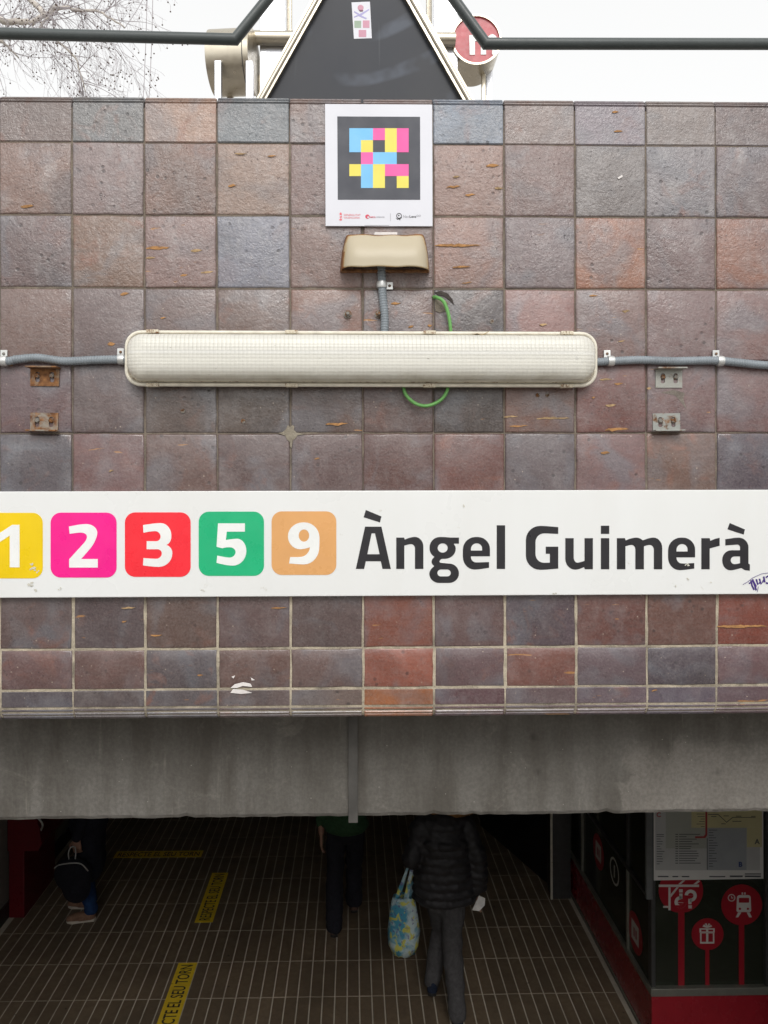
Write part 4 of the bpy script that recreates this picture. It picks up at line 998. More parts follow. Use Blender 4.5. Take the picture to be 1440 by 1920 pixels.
# ================================================================== bare plane tree
def tree():
    rnd = random.Random(5); TYd = 11.0
    root = empty('plane_tree', (at(-330, 900, TYd).x, TYd + 0.6, STREET), 'bare plane tree with hanging seed balls beyond the wall', 'tree')
    limbs = MB(); twigs = MB(); seeds = []
    def P(x, y, dY=0.0): return at(x, y, TYd + dY)
    tr0 = Vector((root.location.x, TYd + 0.6, STREET))
    fork = P(-300, 150, 0.6)
    trunk = [tr0, tr0.lerp(fork, 0.35) + Vector((0.1, 0, 0)), tr0.lerp(fork, 0.7) + Vector((-0.08, 0, 0)), fork]
    MB().tube(trunk, [0.34, 0.28, 0.25, 0.20], 14).build('trunk', M['bark'], root, smooth=True)
    def limb(pts, r0, r1, n=24):
        s = smooth_path(pts, n); m = len(s)
        s = [p + Vector((rnd.uniform(-1,1), rnd.uniform(-1,1), rnd.uniform(-1,1)))*0.02 for p in s]
        limbs.tube(s, [r0 + (r1 - r0)*i/(m-1) for i in range(m)], 8); return s
    def twig(p, d, L, r, lvl):
        seg = 6; pts = [p]; d = d.normalized()
        for k in range(seg):
            d = (d + Vector((rnd.uniform(-1,1), rnd.uniform(-1,1), rnd.uniform(-1,1)))*0.22 + Vector((0.03, 0, 0.0 - 0.035*lvl))).normalized()
            pts.append(pts[-1] + d*L/seg)
        twigs.tube(pts, [max(0.0019, r*(1 - 0.75*k/seg)) for k in range(seg+1)], 4, False)
        if lvl < 3:
            for k in range(rnd.randint(2, 4) if lvl < 2 else rnd.randint(1, 3)):
                i = rnd.randint(1, seg); dd = (d + Vector((rnd.uniform(-1,1), rnd.uniform(-1,1), rnd.uniform(-1,0.6)))*0.9)
                twig(pts[i], dd, L*rnd.uniform(0.4, 0.7), r*0.55, lvl + 1)
        if lvl >= 1 and rnd.random() < 0.24:
            q = pts[-1]; l = rnd.uniform(0.03, 0.10)
            twigs.tube([q, q + Vector((0, 0, -l))], 0.0026, 3, False); seeds.append(q + Vector((0, 0, -l - 0.015)))
    main = limb([fork, P(-150, 90, 0.4), P(-40, 44, 0.2), P(0, 37), P(58, 42), P(85, 28), P(112, 12), P(150, 20), P(185, 22, -0.2), P(235, 52, -0.3)], 0.075, 0.012, 60)
    l2 = limb([main[36], P(72, 55), P(105, 76), P(142, 108), P(152, 140), P(162, 170)], 0.026, 0.008)
    l3 = limb([fork, P(-120, 20, 0.8), P(-30, 60, 0.6), P(6, 80, 0.5), P(34, 106, 0.4)], 0.07, 0.010)
    l4 = limb([main[30], P(30, -40, 0.3), P(80, -120, 0.5), P(140, -190, 0.6)], 0.05, 0.012)
    l5 = limb([fork, P(-260, -80, 0.7), P(-190, -260, 0.9), P(-120, -430, 1.0)], 0.14, 0.02)
    l6 = limb([fork, P(-420, 0, 0.2), P(-560, -150, -0.3), P(-680, -240, -0.6)], 0.13, 0.02)
    l7 = limb([l5[10], P(-60, -160, 0.6), P(60, -250, 0.4)], 0.06, 0.012)
    for s, n, Lr in ((main, 46, (0.6, 1.4)), (l2, 14, (0.4, 0.9)), (l3, 16, (0.5, 1.0)), (l4, 24, (0.6, 1.5)), (l5, 14, (0.7, 1.4)), (l6, 14, (0.7, 1.4)), (l7, 20, (0.6, 1.4))):
        for k in range(n):
            i = rnd.randrange(len(s)//4, len(s)); d = Vector((rnd.uniform(-0.5, 0.9), rnd.uniform(-0.8, 0.8), rnd.uniform(-1.0, 0.7)))
            twig(s[i], d, rnd.uniform(*Lr), rnd.uniform(0.007, 0.011), 0)
    for (x, y) in ((287, -40), (276, -30)):
        s = [P(x, y), P(x - 2, 60), P(x - 4, 110), P(x - 6, 160), P(x-8, 186)]
        twigs.tube(smooth_path(s, 16), 0.006, 5)
        for k in range(6): 
            q = P(x + rnd.uniform(-9, 9), rnd.uniform(100, 172)); seeds.append(q)
    twigs.tube(smooth_path([main[-1], P(262, 10), P(287, -40)], 8), 0.006, 5)
    c = limbs.build('crown', M['bark'], root, smooth=True)
    t = mobj('twigs', twigs.mesh('twigs'), M['twig'], None); t.parent = c; tag(t, kind='stuff')
    bm = bmesh.new(); ico = bmesh.new(); bmesh.ops.create_icosphere(ico, subdivisions=1, radius=0.0145); me0 = [v.co.copy() for v in ico.verts]; ico.verts.index_update(); fc0 = [[v.index for v in f.verts] for f in ico.faces]; ico.free(); bm.free()
    sm = MB()
    for q in seeds: sm.add([q + v for v in me0], fc0)
    so_ = mobj('seed_balls', sm.mesh('seed_balls'), M['seed'], None); so_.parent = c; tag(so_, kind='stuff')
tree()

# ================================================================== underpass fittings
# glazed booth with its corner towards the stairs
BXX = 2.145; BY = 3.36; BYE = 5.50; HB = 0.40
booth = empty('glazed_booth', (BXX, BY, 0), 'glazed booth with red base and round red pictogram decals on its panes', 'booth')
MB().box((BXX, BY, 0.002), (PX1 - 0.01, BYE, HB - 0.02), 0.004).build('base', M['booth_red'], booth)
MB().box((BXX - 0.012, BY - 0.02, HB - 0.02), (PX1 - 0.01, BY + 0.06, HB + 0.035), 0.004).build('sill', M['alu'], booth)
MB().box((BXX - 0.012, BY + 0.062, HB - 0.02), (BXX + 0.05, BYE, HB + 0.02), 0.004).build('sill', M['alu'], booth)
MB().box((BXX - 0.004, BY + 0.0, 0.004), (BXX - 0.001, BYE, 0.03)).build('kick_strip', M['alu'], booth)
MB().box((BXX + 0.03, BY + 0.02, HB + 0.036), (PX1 - 0.02, BY + 0.030, 3.0)).build('pane', M['glass'], booth)
yk = [BY + 0.07, onx(1176, 1700, BXX).y, onx(1091, 1600, BXX).y, BYE]
TRZ = 1.05
for y0, y1 in zip(yk, yk[1:]):
    MB().box((BXX + 0.012, y0 + 0.015, HB + 0.021), (BXX + 0.022, y1 - 0.015, TRZ - 0.016)).build('pane', M['glass'], booth)
    MB().box((BXX + 0.012, y0 + 0.015, TRZ + 0.016), (BXX + 0.022, y1 - 0.015, 3.0)).build('pane', M['glass'], booth)
MB().box((BXX - 0.004, yk[0], TRZ - 0.015), (BXX + 0.03, BYE, TRZ + 0.015), 0.003).build('transom', M['dark_frame'], booth)
for y in yk[1:]:
    MB().box((BXX - 0.006, y - 0.014, HB + 0.02), (BXX + 0.032, y + 0.014, TRZ - 0.0151), 0.002).build('mullion', M['alu'], booth)
    MB().box((BXX - 0.002, y - 0.02, TRZ + 0.0151), (BXX + 0.032, y + 0.02, 3.05), 0.002).build('mullion', M['dark_frame'], booth)
MB().box((BXX - 0.002, BY, HB + 0.036), (BXX + 0.029, BY + 0.06, 3.05), 0.003).build('corner_post', M['dark_frame'], booth)
cz0 = at(1218, 1687, BY - 0.03).z
MB().box((at(1212, 1600, BY - 0.03).x, BY - 0.03, cz0), (at(1224, 1600, BY - 0.03).x, BY - 0.002, 3.05), 0.002).build('cover_strip', simple('grey_cover_strip', (0.12, 0.125, 0.125, 1), 0.5), booth)
MB().box((at(1434, 1700, BY).x, BY - 0.012, HB + 0.036), (at(1446, 1700, BY).x, BY + 0.018, 3.0), 0.003).build('mullion', M['dark_frame'], booth)
MB().box((BXX, BY + 0.05, 3.05), (PX1 - 0.01, BYE, 3.095)).build('head', M['dark_frame'], booth)
k5 = k1(3.0, 960, 1500)
DYY = BY + 0.0185
def decal(name, loops, mat, lay, parent=None):
    o = mobj(name, front_flat([[k5(x, y) for x, y in l] for l in loops], DYY - 0.0008*lay, 0.0005), M[mat], None if parent else booth)
    if parent: o.parent = parent; o.matrix_parent_inverse = Matrix.Identity(4)
    return o
def pin(cx, cy, r, sx0, sx1, icons):
    yb = 1066; pts = [(cx + r*math.cos(R(a)), cy + r*math.sin(R(a))) for a in range(100, 441, 8)]
    d = decal('decal', [pts + [(sx1, cy + r*0.97), (sx1, yb), (sx0, yb), (sx0, cy + r*0.97)]], 'decal_red', 1)
    for lp in icons: decal('icon', lp, 'decal_white', 2, d)
def qtext(ch, px, py, hpx, d):
    p = at(*k5(px, py), DYY - 0.0016); me = text_mesh(ch, hpx/3*(BY - CAM.y)/F*1.38, 0.0005, 'LEFT', 0.004)
    o = mobj('icon', place(me, Matrix.Translation(p) @ FRONT), M['decal_white']); o.parent = d
def arc_band(cx, cy, r0, r1, a0, a1, n=18):
    A = [(cx + r1*math.cos(R(a0+(a1-a0)*i/n)), cy + r1*math.sin(R(a0+(a1-a0)*i/n))) for i in range(n+1)]
    return A + [(cx + r0*math.cos(R(a0+(a1-a0)*i/n)), cy + r0*math.sin(R(a0+(a1-a0)*i/n))) for i in range(n, -1, -1)]
pin(950, 510, 125, 935, 970, [
    [rect(825,476,1052,489)], [rect(880,491,892,620)], [[(893,530),(925,491),(938,491),(893,548)]], [[(935,474),(960,452),(975,452),(950,474)]], [[(1020,474),(1050,450),(1058,458),(1036,474)]], [rect(850,596,879,606)],
    [arc_band(1005, 538, 16, 34, 185, 360) + arc_band(1005, 538, 16, 34, 0, 100)], [rect(992,556,1010,586)], [rect(992,592,1012,610)],
    [arc_band(948, 575, 16, 34, 5, 180) + arc_band(948, 575, 16, 34, 180, 280)], [rect(941,526,959,556)], [rect(940,502,960,520)]])
pin(1100, 755, 90, 1087, 1110, [
    [rect(1055,722,1140,746), rect(1064,729,1092,740), rect(1104,729,1132,740)], [rect(1058,748,1138,808), rect(1066,750,1092,798), rect(1104,750,1130,798)],
    [[(1098,720),(1072,712),(1080,700),(1096,710),(1084,696),(1094,694),(1100,708),(1106,694),(1116,698),(1104,710),(1120,702),(1126,712)]]])
pin(1292, 590, 115, 1276, 1306, [
    [rounded([(1266,535,14),(1342,535,14),(1346,630,10),(1262,630,10)], 4), rounded([(1276,550,4),(1334,550,4),(1334,578,4),(1276,578,4)], 3), circle(1282, 612, 7, 12), circle(1327, 612, 7, 12)],
    [[(1272,632),(1290,632),(1272,660),(1258,660)]], [[(1320,632),(1336,632),(1350,660),(1334,660)]], [rect(1292,520,1300,532)], [rect(1306,520,1314,532)],
    [circle(1235, 550, 21, 20), circle(1235, 550, 16, 20)], [[(1233,540),(1237,540),(1237,549),(1245,549),(1245,553),(1233,553)]]])
# decals on the long side of the booth
def side_decal(name, loops, mat, lay):
    X = BXX + 0.0115 - 0.0008*lay
    me = flat_mesh(loops, lambda a, b: (a, b), 0.0005)
    return mobj(name, place(me, Matrix.Translation((X, 0, 0)) @ Matrix.Rotation(R(90), 4, 'Z') @ FRONT), M[mat], booth)
def sp_(px, py): q = onx(px, py, BXX + 0.011); return (q.y, q.z)
for (px, py, rr_) in ((1122, 1597, 0.15), (1191, 1749, 0.15)):
    y_, z_ = sp_(px, py); o = side_decal('decal', [circle(y_, z_, rr_, 28), ], 'decal_red', 1)
    ic = side_decal('icon', [rect(y_-0.075, z_-0.075, y_+0.075, z_+0.075), rect(y_-0.035, z_-0.04, y_-0.006, z_+0.03), rect(y_+0.006, z_-0.04, y_+0.035, z_+0.03)], 'decal_white', 2)
    ic.parent = o; ic.matrix_parent_inverse = Matrix.Identity(4)
y_, z_ = sp_(1152, 1634); side_decal('decal', [circle(y_, z_, 0.11, 28), circle(y_, z_, 0.092, 28), ], 'decal_white', 1); side_decal('decal', [rect(y_-0.012, z_-0.05, y_+0.012, z_+0.05)], 'decal_white', 1)

# network map hung on the booth front
MY = BY - 0.008
mp = empty('network_map', (at(1330, 1648, MY).x, MY, at(1330, 1648, MY).z), 'printed network map poster with zones A, B and C on the booth front', 'poster')
k7 = k1(6.0, 1200, 1500)
def mg(name, loops, mat, lay, stuff=False):
    o = mobj(name, front_flat([[k7(x, y) for x, y in l] for l in loops], MY - 0.0007*lay, 0.0004), M[mat], mp)
    if stuff: tag(o, kind='stuff')
    return o
mg('sheet', [[(152,-700),(1385,-700),(1388,886),(155,905)]], 'map_paper', 0)
mg('zone', [rect(172,-560,1350,790)], 'map_grey', 1); mg('zone', [rect(290,-300,1200,545)], 'map_green', 2)
mg('zone', [rect(578,-300,1372,312)], 'map_yellow', 3); mg('zone', [rect(1202,313,1372,530)], 'map_yellow', 3); mg('zone', [rect(760,316,1198,788)], 'map_blue', 4)
mg('line', [[(735,-200),(757,-200),(757,395),(735,428),(620,430),(620,408),(715,408),(735,385)]], 'map_red', 5)
mg('line', [rect(752,430,760,785)], 'map_ink', 5)
mg('line', [[(765,160),(880,158),(975,245),(1040,192),(1300,194),(1300,201),(1044,200),(975,256),(876,166),(765,168)]], 'map_ink', 5)
rnd = random.Random(3); bars = []
for y in (385, 405): bars.append(rect(185, y, 270, y + 7))
for i in range(11): bars.append(rect(188, 435 + i*28, 188 + rnd.randint(30, 90), 442 + i*28))
for i in range(13): bars.append(rect(440, 382 + i*27, 440 + rnd.randint(80, 250), 390 + i*27)); bars.append(rect(398, 382 + i*27, 428, 391 + i*27))
for i in range(15): bars.append(rect(775, 335 + i*29, 775 + rnd.randint(40, 100), 342 + i*29))
for i in range(6): bars.append(rect(735 - rnd.randint(50, 110), 155 + i*28, 728, 161 + i*28))
for (x, y, L) in ((800,182,60),(940,175,60),(1040,236,100),(1250,180,50),(915,264,50),(1080,178,60)): bars.append(rect(x, y, x + L, y + 8))
for (x, L) in ((200,120),(365,65),(470,85),(780,180),(1010,145),(1180,180)): bars.append(rect(x, 850 if x > 900 else 855, x + L, 868))
bars.append(rect(1180, 826, 1362, 838))
mg('fine_print', bars, 'map_ink', 6, True)
for ch, px, py, h, mat in (('A', 1292, 495, 58, 'map_ink'), ('B', 1108, 750, 56, 'map_navy'), ('C', 185, 190, 52, 'map_red')):
    p = at(*k7(px, py), MY - 0.0042); me = text_mesh(ch, h/6*(BY - CAM.y)/F*1.38, 0.0004, 'LEFT', 0.0015)
    mobj('zone_letter', place(me, Matrix.Translation(p) @ FRONT), M[mat], mp)

# steel post and dark partition past the booth
a = onz(1034, 1686); 
post = empty('steel_post', (a.x + 0.1, a.y + 0.1, 0), 'square dark steel post with bright metal edge beside the booth end', 'post')
MB().box((a.x + 0.012, a.y, 0.001), (2.12, a.y + 0.2, 3.098), 0.004).build('shaft', M['dark_frame'], post)
MB().box((a.x - 0.010, a.y - 0.012, 0.001), (a.x + 0.010, a.y + 0.02, 3.098), 0.002).build('edge_strip', simple('bright_edge', (0.75, 0.72, 0.62, 1), 0.35, 0.5), post)
pw = Vector((a.x + 0.06, a.y + 0.21, 0)); pe = Vector((1.50, 6.95, 0)); dv = (pe - pw).normalized(); nv = Vector((dv.y, -dv.x, 0))*0.05
part = MB(); part.prism([pw, pe, pe + nv, pw + nv], (0, 0, 3.09))  # plain black upright slab, floor to ceiling
part = part.build('slab', simple('black_slab', (0.012, 0.012, 0.016, 1), 0.35)); tag(part, 'black full-height partition running back from the steel post', 'slab')

# yellow floor stickers
def fsticker(label, x0, x1, y0, y1, body, along):
    root = empty('floor_sticker', ((x0+x1)/2, (y0+y1)/2, 0.001), label, 'sticker', 'yellow floor stickers')
    MB().box((x0, y0, 0.0005), (x1, y1, 0.0022)).build('tape', M['yellow_tape'], root)
    W, L = (x1-x0, y1-y0) if along else (y1-y0, x1-x0)
    me = text_mesh(body, 1.0, 0.0004, 'LEFT', 0.012)
    mx = max(v.co.x for v in me.vertices); my = max(v.co.y for v in me.vertices)
    sx = (L*0.94)/mx; sy = (W*0.62)/my
    me.transform(Matrix.Diagonal((sx, sy, 1, 1)))
    if along: Mx = Matrix.Translation((x0 + W*0.81, y0 + L*0.03, 0.0028)) @ Matrix.Rotation(R(90), 4, 'Z')
    else: Mx = Matrix.Translation((x0 + L*0.03, y0 + W*0.19, 0.0028))
    mobj('lettering', place(me, Mx), M['print_black'], root)
q = onz(335, 1806); q2 = onz(370, 1806); 
fsticker('long yellow floor sticker with black lettering next to the stairs', q.x, q2.x, q.y - 1.0, q.y, 'RESPECTE EL SEU TORN', True)
q = onz(398, 1637); q2 = onz(428, 1637); q3 = onz(366, 1730)
fsticker('yellow floor sticker pointing into the passage beyond the first one', q.x, q2.x, q3.y, q.y, 'RESPECTE EL SEU TORN', True)
q = onz(212, 1609); q2 = onz(376, 1595)
fsticker('yellow floor sticker laid crosswise in front of the person with the black bag', q.x, onz(376, 1609).x, q.y, q2.y, 'RESPECTE EL SEU TORN', False)

# red ticket machine on the passage wall
mc = empty('ticket_machine', (PX0 + 0.2, 5.5, 0), 'red ticket machine with dark sloping top against the grey wall', 'machine')
my0 = onz(14, 1722).y
MB().box((PX0 + 0.014, my0, 0.002), (PX0 + 0.16, my0 + 0.75, 0.66), 0.01).build('pedestal', M['machine_red'], mc)
hd = MB(); 
pr = [(PX0 + 0.014, 0.64), (PX0 + 0.30, 0.64), (PX0 + 0.33, 0.70), (PX0 + 0.30, 0.88), (PX0 + 0.10, 1.45), (PX0 + 0.014, 1.45)]
hd.prism([(x, my0 - 0.02, z) for x, z in pr], (0, 0.80, 0)); hd.build('head', M['machine_red'], mc)
scr = MB(); dxs = Vector((-0.20, 0, 0.57)).normalized()
b0 = Vector((PX0 + 0.298, my0 + 0.06, 0.90)); nn = Vector((dxs.z, 0, -dxs.x))
scr.prism([b0 + nn*0.004, b0 + nn*0.004 + Vector((0, 0.62, 0)), b0 + nn*0.004 + Vector((0, 0.62, 0)) + dxs*0.42, b0 + nn*0.004 + dxs*0.42], nn*0.006)
scr.build('screen', M['skirting'], mc)
MB().tube(smooth_path([(PX0+0.30, my0+0.02, 0.80), (PX0+0.33, my0+0.0, 0.88), (PX0+0.27, my0-0.01, 0.97)], 12), 0.010, 10).build('grab_handle', M['clamp'], mc)

# ================================================================== people
def caps(mb, a, ra, b, rb, n=12):
    a, b = Vector(a), Vector(b); t = b - a; L = t.length; t.normalize()
    prof = []
    for k in range(4): al = R(90*(1 - k/4)); prof.append((-ra*math.sin(al), ra*math.cos(al) + 1e-4))
    prof.append((0, ra)); prof.append((L, rb))
    for k in range(1, 5): al = R(90*k/4); prof.append((L + rb*math.sin(al), rb*math.cos(al) + 1e-4))
    mb.lathe(a, t, prof, n)
def ell(mb, c, r, n=16):
    c = Vector(c); V = []; Fc = []; m = 9
    for i in range(m + 1):
        th = math.pi*i/m
        V += [(c.x + r[0]*max(0.02, math.sin(th))*math.cos(2*math.pi*j/n), c.y + r[1]*max(0.02, math.sin(th))*math.sin(2*math.pi*j/n), c.z + r[2]*math.cos(th)) for j in range(n)]
    for i in range(m): Fc += [(i*n+j, i*n+(j+1) % n, (i+1)*n+(j+1) % n, (i+1)*n+j) for j in range(n)]
    Fc += [tuple(range(n)), tuple(m*n+j for j in reversed(range(n)))]; mb.add(V, Fc)
def remeshed(mb, name, mat, parent, vox=0.012, sm=4, loc=None, fold=0.0):
    o = mb.build('tmp', mat); md = o.modifiers.new('r', 'REMESH'); md.mode = 'VOXEL'; md.voxel_size = vox
    s = o.modifiers.new('s', 'SMOOTH'); s.factor = 0.5; s.iterations = sm
    dg = bpy.context.evaluated_depsgraph_get(); dg.update()
    me = bpy.data.meshes.new_from_object(o.evaluated_get(dg)); bpy.data.objects.remove(o)
    me.materials.clear(); me.materials.append(mat)
    if fold:                                                   # soft creases in cloth
        nrm_ = [n_.vector.copy() for n_ in me.vertex_normals]; cos_ = [v.co.copy() for v in me.vertices]; new_ = []
        for q, nv_ in zip(cos_, nrm_):
            f_ = mnoise.noise(Vector((q.x*9 + q.z*5, q.y*9, q.z*11 - q.x*4))) + 0.5*mnoise.noise(Vector((q.x*21, q.y*21, q.z*26 + q.x*14)))
            new_.extend(q + nv_ * f_ * fold)
        me.vertices.foreach_set('co', new_); me.update()
    for p in me.polygons: p.use_smooth = True
    return mobj(name, me, mat, parent)
def hand(mb, wrist, d, side, curl=0.5):
    """palm, four fingers and a thumb; d = direction of the fingers, side = direction of the thumb"""
    w_ = Vector(wrist); d = Vector(d).normalized(); s = Vector(side).normalized(); s = (s - d*s.dot(d)).normalized(); nrm = d.cross(s)
    for k in (-1, -0.33, 0.33, 1): caps(mb, w_ + s*0.014*k, 0.016, w_ + d*0.085 + s*0.030*k, 0.014, 8)
    for k, L in ((-1, 0.062), (-0.33, 0.078), (0.33, 0.084), (1, 0.074)):
        b = w_ + d*0.088 + s*0.031*k; m_ = b + (d + nrm*curl*0.5 + s*k*0.05).normalized()*L*0.5
        caps(mb, b, 0.0105, m_, 0.0095, 8); caps(mb, m_, 0.0095, m_ + (d + nrm*curl*1.6).normalized()*L*0.5, 0.0075, 8)
    b = w_ + d*0.028 + s*0.030; m_ = b + (d*0.6 + s*0.8).normalized()*0.04
    caps(mb, b, 0.014, m_, 0.011, 8); caps(mb, m_, 0.011, m_ + (d + s*0.15 + nrm*0.3).normalized()*0.032, 0.0085, 8)
def head(mb, c, f):
    c, f = Vector(c), Vector(f).normalized(); s = f.cross(Vector((0, 0, 1))).normalized(); up = Vector((0, 0, 1))
    ell(mb, c + up*0.02, (0.078, 0.088, 0.105)); ell(mb, c + f*0.03 - up*0.055, (0.055, 0.058, 0.062))
    caps(mb, c + f*0.088 + up*0.015, 0.008, c + f*0.105 - up*0.022, 0.013, 8)
    for k in (-1, 1):
        ell(mb, c + s*0.080*k, (0.012, 0.018, 0.03)); caps(mb, c + f*0.078 + s*0.032*k + up*0.028, 0.012, c + f*0.080 + s*0.018*k + up*0.027, 0.010, 8)
    caps(mb, c + f*0.084 + s*0.022 - up*0.058, 0.008, c + f*0.084 - s*0.022 - up*0.058, 0.008, 8)
def shoe(parent, heel, toe_dir, L, mat, tilt=0.0, sole=None, name='shoe'):
    h = Vector(heel); d = Vector(toe_dir).normalized(); lift = Vector((0, 0, math.sin(tilt)))
    mb = MB(); up = Vector((0, 0, 1)); s = d.cross(up)
    dd = (d*math.cos(tilt) - up*math.sin(tilt)).normalized()
    caps(mb, h + up*0.045, 0.042, h + up*0.04 + dd*L*0.45, 0.043); caps(mb, h + up*0.04 + dd*L*0.45, 0.043, h + up*0.036 + dd*L*0.86, 0.034)
    caps(mb, h + up*0.05, 0.040, h + up*0.10, 0.040); caps(mb, h + up*0.055 + dd*L*0.2, 0.04, h + up*0.04 + dd*L*0.7 + s*0.012, 0.036)
    o = remeshed(mb, name, mat, parent, 0.009, 3)
    sb = MB(); ring = [(-0.045,0.0),(-0.03,0.032),(L*0.45,0.036),(L*0.75,0.043),(L*0.95,0.022),(L*1.0,0),(L*0.95,-0.022),(L*0.75,-0.043),(L*0.45,-0.036),(-0.03,-0.032)]
    sb.prism([h + up*0.004 + dd*a + s*b for a, b in ring], up*0.022)
    so_ = sb.build('sole', sole or M['skirting'], None); so_.parent = o; return o

def person_base(label, x, y): return empty('person', (x, y, 0), label, 'person')

# -- walker in a black puffer jacket and grey trousers, seen from behind
X, Y0 = 0.70, 3.80
P3 = person_base('person in black puffer jacket and grey trousers walking away with a plastic bag', X, Y0)
hR, kR, aR = (X+0.07, Y0+0.02, 0.90), (X+0.055, Y0-0.02, 0.49), (X+0.075, Y0-0.20, 0.10)
hL, kL, aL = (X-0.07, Y0+0.02, 0.90), (X+0.0, Y0+0.20, 0.52), (X-0.085, Y0+0.10, 0.17)
shR, shL = (X+0.18, Y0+0.05, 1.42), (X-0.18, Y0+0.05, 1.42)
eR, wR = (X+0.27, Y0+0.0, 1.14), (X+0.255, Y0+0.04, 0.90)
eL, wL = (X-0.26, Y0-0.02, 1.15), (X-0.20, Y0+0.24, 1.13)
b = MB(); ell(b, (X, Y0+0.03, 0.98), (0.15, 0.10, 0.14)); ell(b, (X, Y0+0.05, 1.24), (0.16, 0.10, 0.24)); caps(b, (X, Y0+0.06, 1.40), 0.055, (X, Y0+0.08, 1.52), 0.05)
head(b, (X+0.01, Y0+0.11, 1.62), (0.1, 1, -0.1))
for A, Bb, Cc, r in ((hR, kR, aR, (0.07, 0.05, 0.035)), (hL, kL, aL, (0.07, 0.05, 0.035)), (shR, eR, wR, (0.045, 0.038, 0.028)), (shL, eL, wL, (0.045, 0.038, 0.028))):
    caps(b, A, r[0], Bb, r[1]); caps(b, Bb, r[1], Cc, r[2])
hand(b, Vector(wR) + Vector((0, 0, -0.02)), (0, 0.1, -1), (0, 1, 0), 0.6); hand(b, Vector(wL) + Vector((0.01, 0.03, 0)), (0.2, 1, 0.1), (1, 0, 0.3), 0.9)
remeshed(b, 'body', M['skin'], P3, 0.0075, 2)
t = MB(); ell(t, (X, Y0+0.02, 0.92), (0.175, 0.135, 0.12))
for A, Bb, Cc in ((hR, kR, aR), (hL, kL, aL)): caps(t, A, 0.100, Bb, 0.078); caps(t, Bb, 0.078, Cc, 0.066)
remeshed(t, 'trousers', M['grey_trouser'], P3, 0.010, 3, fold=0.011)
j = MB()
for i in range(10):
    z = 0.86 + i*0.063; w_ = 0.262 - 0.006*i if i < 8 else 0.210 - 0.03*(i-8)
    ell(j, (X, Y0+0.03+0.002*i, z), (w_, 0.165 if i < 8 else 0.14, 0.064), 24)
ell(j, (X, Y0+0.05, 1.44), (0.20, 0.115, 0.07))
for A, Bb, Cc in ((shR, eR, wR), (shL, eL, wL)):
    A, Bb, Cc = Vector(A), Vector(Bb), Vector(Cc)
    for u, v, n_ in ((A, Bb, 5), (Bb, Cc, 4)):
        for k in range(n_): q = u.lerp(v, (k+0.5)/n_); ell(j, q, (0.078, 0.078, 0.05)) if abs((v-u).normalized().z) > 0.5 else ell(j, q, (0.068, 0.042, 0.068))
        caps(j, u, 0.062, v, 0.056)
remeshed(j, 'jacket', M['puffer'], P3, 0.0095, 16, fold=0.016)
h_ = MB(); ell(h_, (X+0.005, Y0+0.085, 1.66), (0.088, 0.098, 0.10)); ell(h_, (X, Y0+0.045, 1.58), (0.075, 0.06, 0.09)); remeshed(h_, 'hair', M['hair'], P3, 0.011, 2)
sc_ = MB(); caps(sc_, (X+0.09, Y0+0.06, 1.50), 0.055, (X+0.235, Y0+0.05, 1.555), 0.058); caps(sc_, (X-0.08, Y0+0.07, 1.50), 0.05, (X+0.09, Y0+0.05, 1.49), 0.055); remeshed(sc_, 'scarf', M['tan_scarf'], P3, 0.011, 3)
shoe(P3, (aR[0], aR[1]-0.01, 0.0), (0.12, 1, 0), 0.22, M['dark_shoe']); shoe(P3, (aL[0]-0.005, aL[1]-0.03, 0.062), (0.15, 1, 0), 0.22, M['dark_shoe'], 0.28)
tp = MB(); q = Vector(wR) + Vector((0.01, -0.05, -0.075))
tp.add([q + Vector(v) for v in ((-0.055,-0.01,-0.05),(0.0,-0.02,-0.052),(0.045,0.0,-0.02),(0.05,0.01,0.03),(0.0,-0.015,0.065),(-0.02,-0.02,0.0))], [(0,1,5),(1,2,5),(2,3,5),(3,4,5),(4,0,5)])
tp = tp.build('tissue', M['tissue']); tp.modifiers.new('s', 'SOLIDIFY').thickness = 0.002; tag(tp, 'crumpled white tissue held by the walker in the black jacket', 'tissue')
# plastic bag hanging from the forearm
bgx, bgy = at(757, 1735, Y0 + 0.02).x, Y0 + 0.06
bag = empty('shopping_bag', (bgx, bgy, 0.40), 'blue and yellow printed plastic bag hanging from the forearm of the walker in black', 'bag')
NB = 24; rows = [(0.385, 0.04), (0.40, 0.085), (0.47, 0.118), (0.58, 0.125), (0.70, 0.115), (0.80, 0.095), (0.845, 0.082)]
V = []; rb = random.Random(2)
for (z, w_) in rows:
    for jn in range(NB):
        a = 2*math.pi*jn/NB; rj = 1 + rb.uniform(-0.07, 0.07)
        V.append((bgx + w_*math.cos(a)*rj, bgy + w_*0.62*math.sin(a)*rj, z + rb.uniform(-0.006, 0.006)))
Fc = [(i*NB+jn, i*NB+(jn+1) % NB, (i+1)*NB+(jn+1) % NB, (i+1)*NB+jn) for i in range(len(rows)-1) for jn in range(NB)] + [tuple(reversed(range(NB)))]
o = MB().add(V, Fc).build('sack', M['plastic_bag'], bag, smooth=True)
top = Vector((X-0.235, Y0+0.06, 1.185))
for (ox, oy, w0) in ((-0.06, -0.03, 0.016), (0.015, -0.045, 0.020), (0.06, 0.03, 0.020), (-0.03, 0.04, 0.016)):
    p0 = Vector((bgx+ox, bgy+oy, 0.83)); t2 = top + Vector((ox*0.15, oy*0.9, 0))
    MB().prism([p0 + Vector((-w0, 0, 0)), p0 + Vector((w0, 0, 0)), t2 + Vector((0.007, 0, 0)), t2 + Vector((-0.007, 0, 0))], (0, 0.004, 0)).build('handle', M['plastic_bag'], bag)

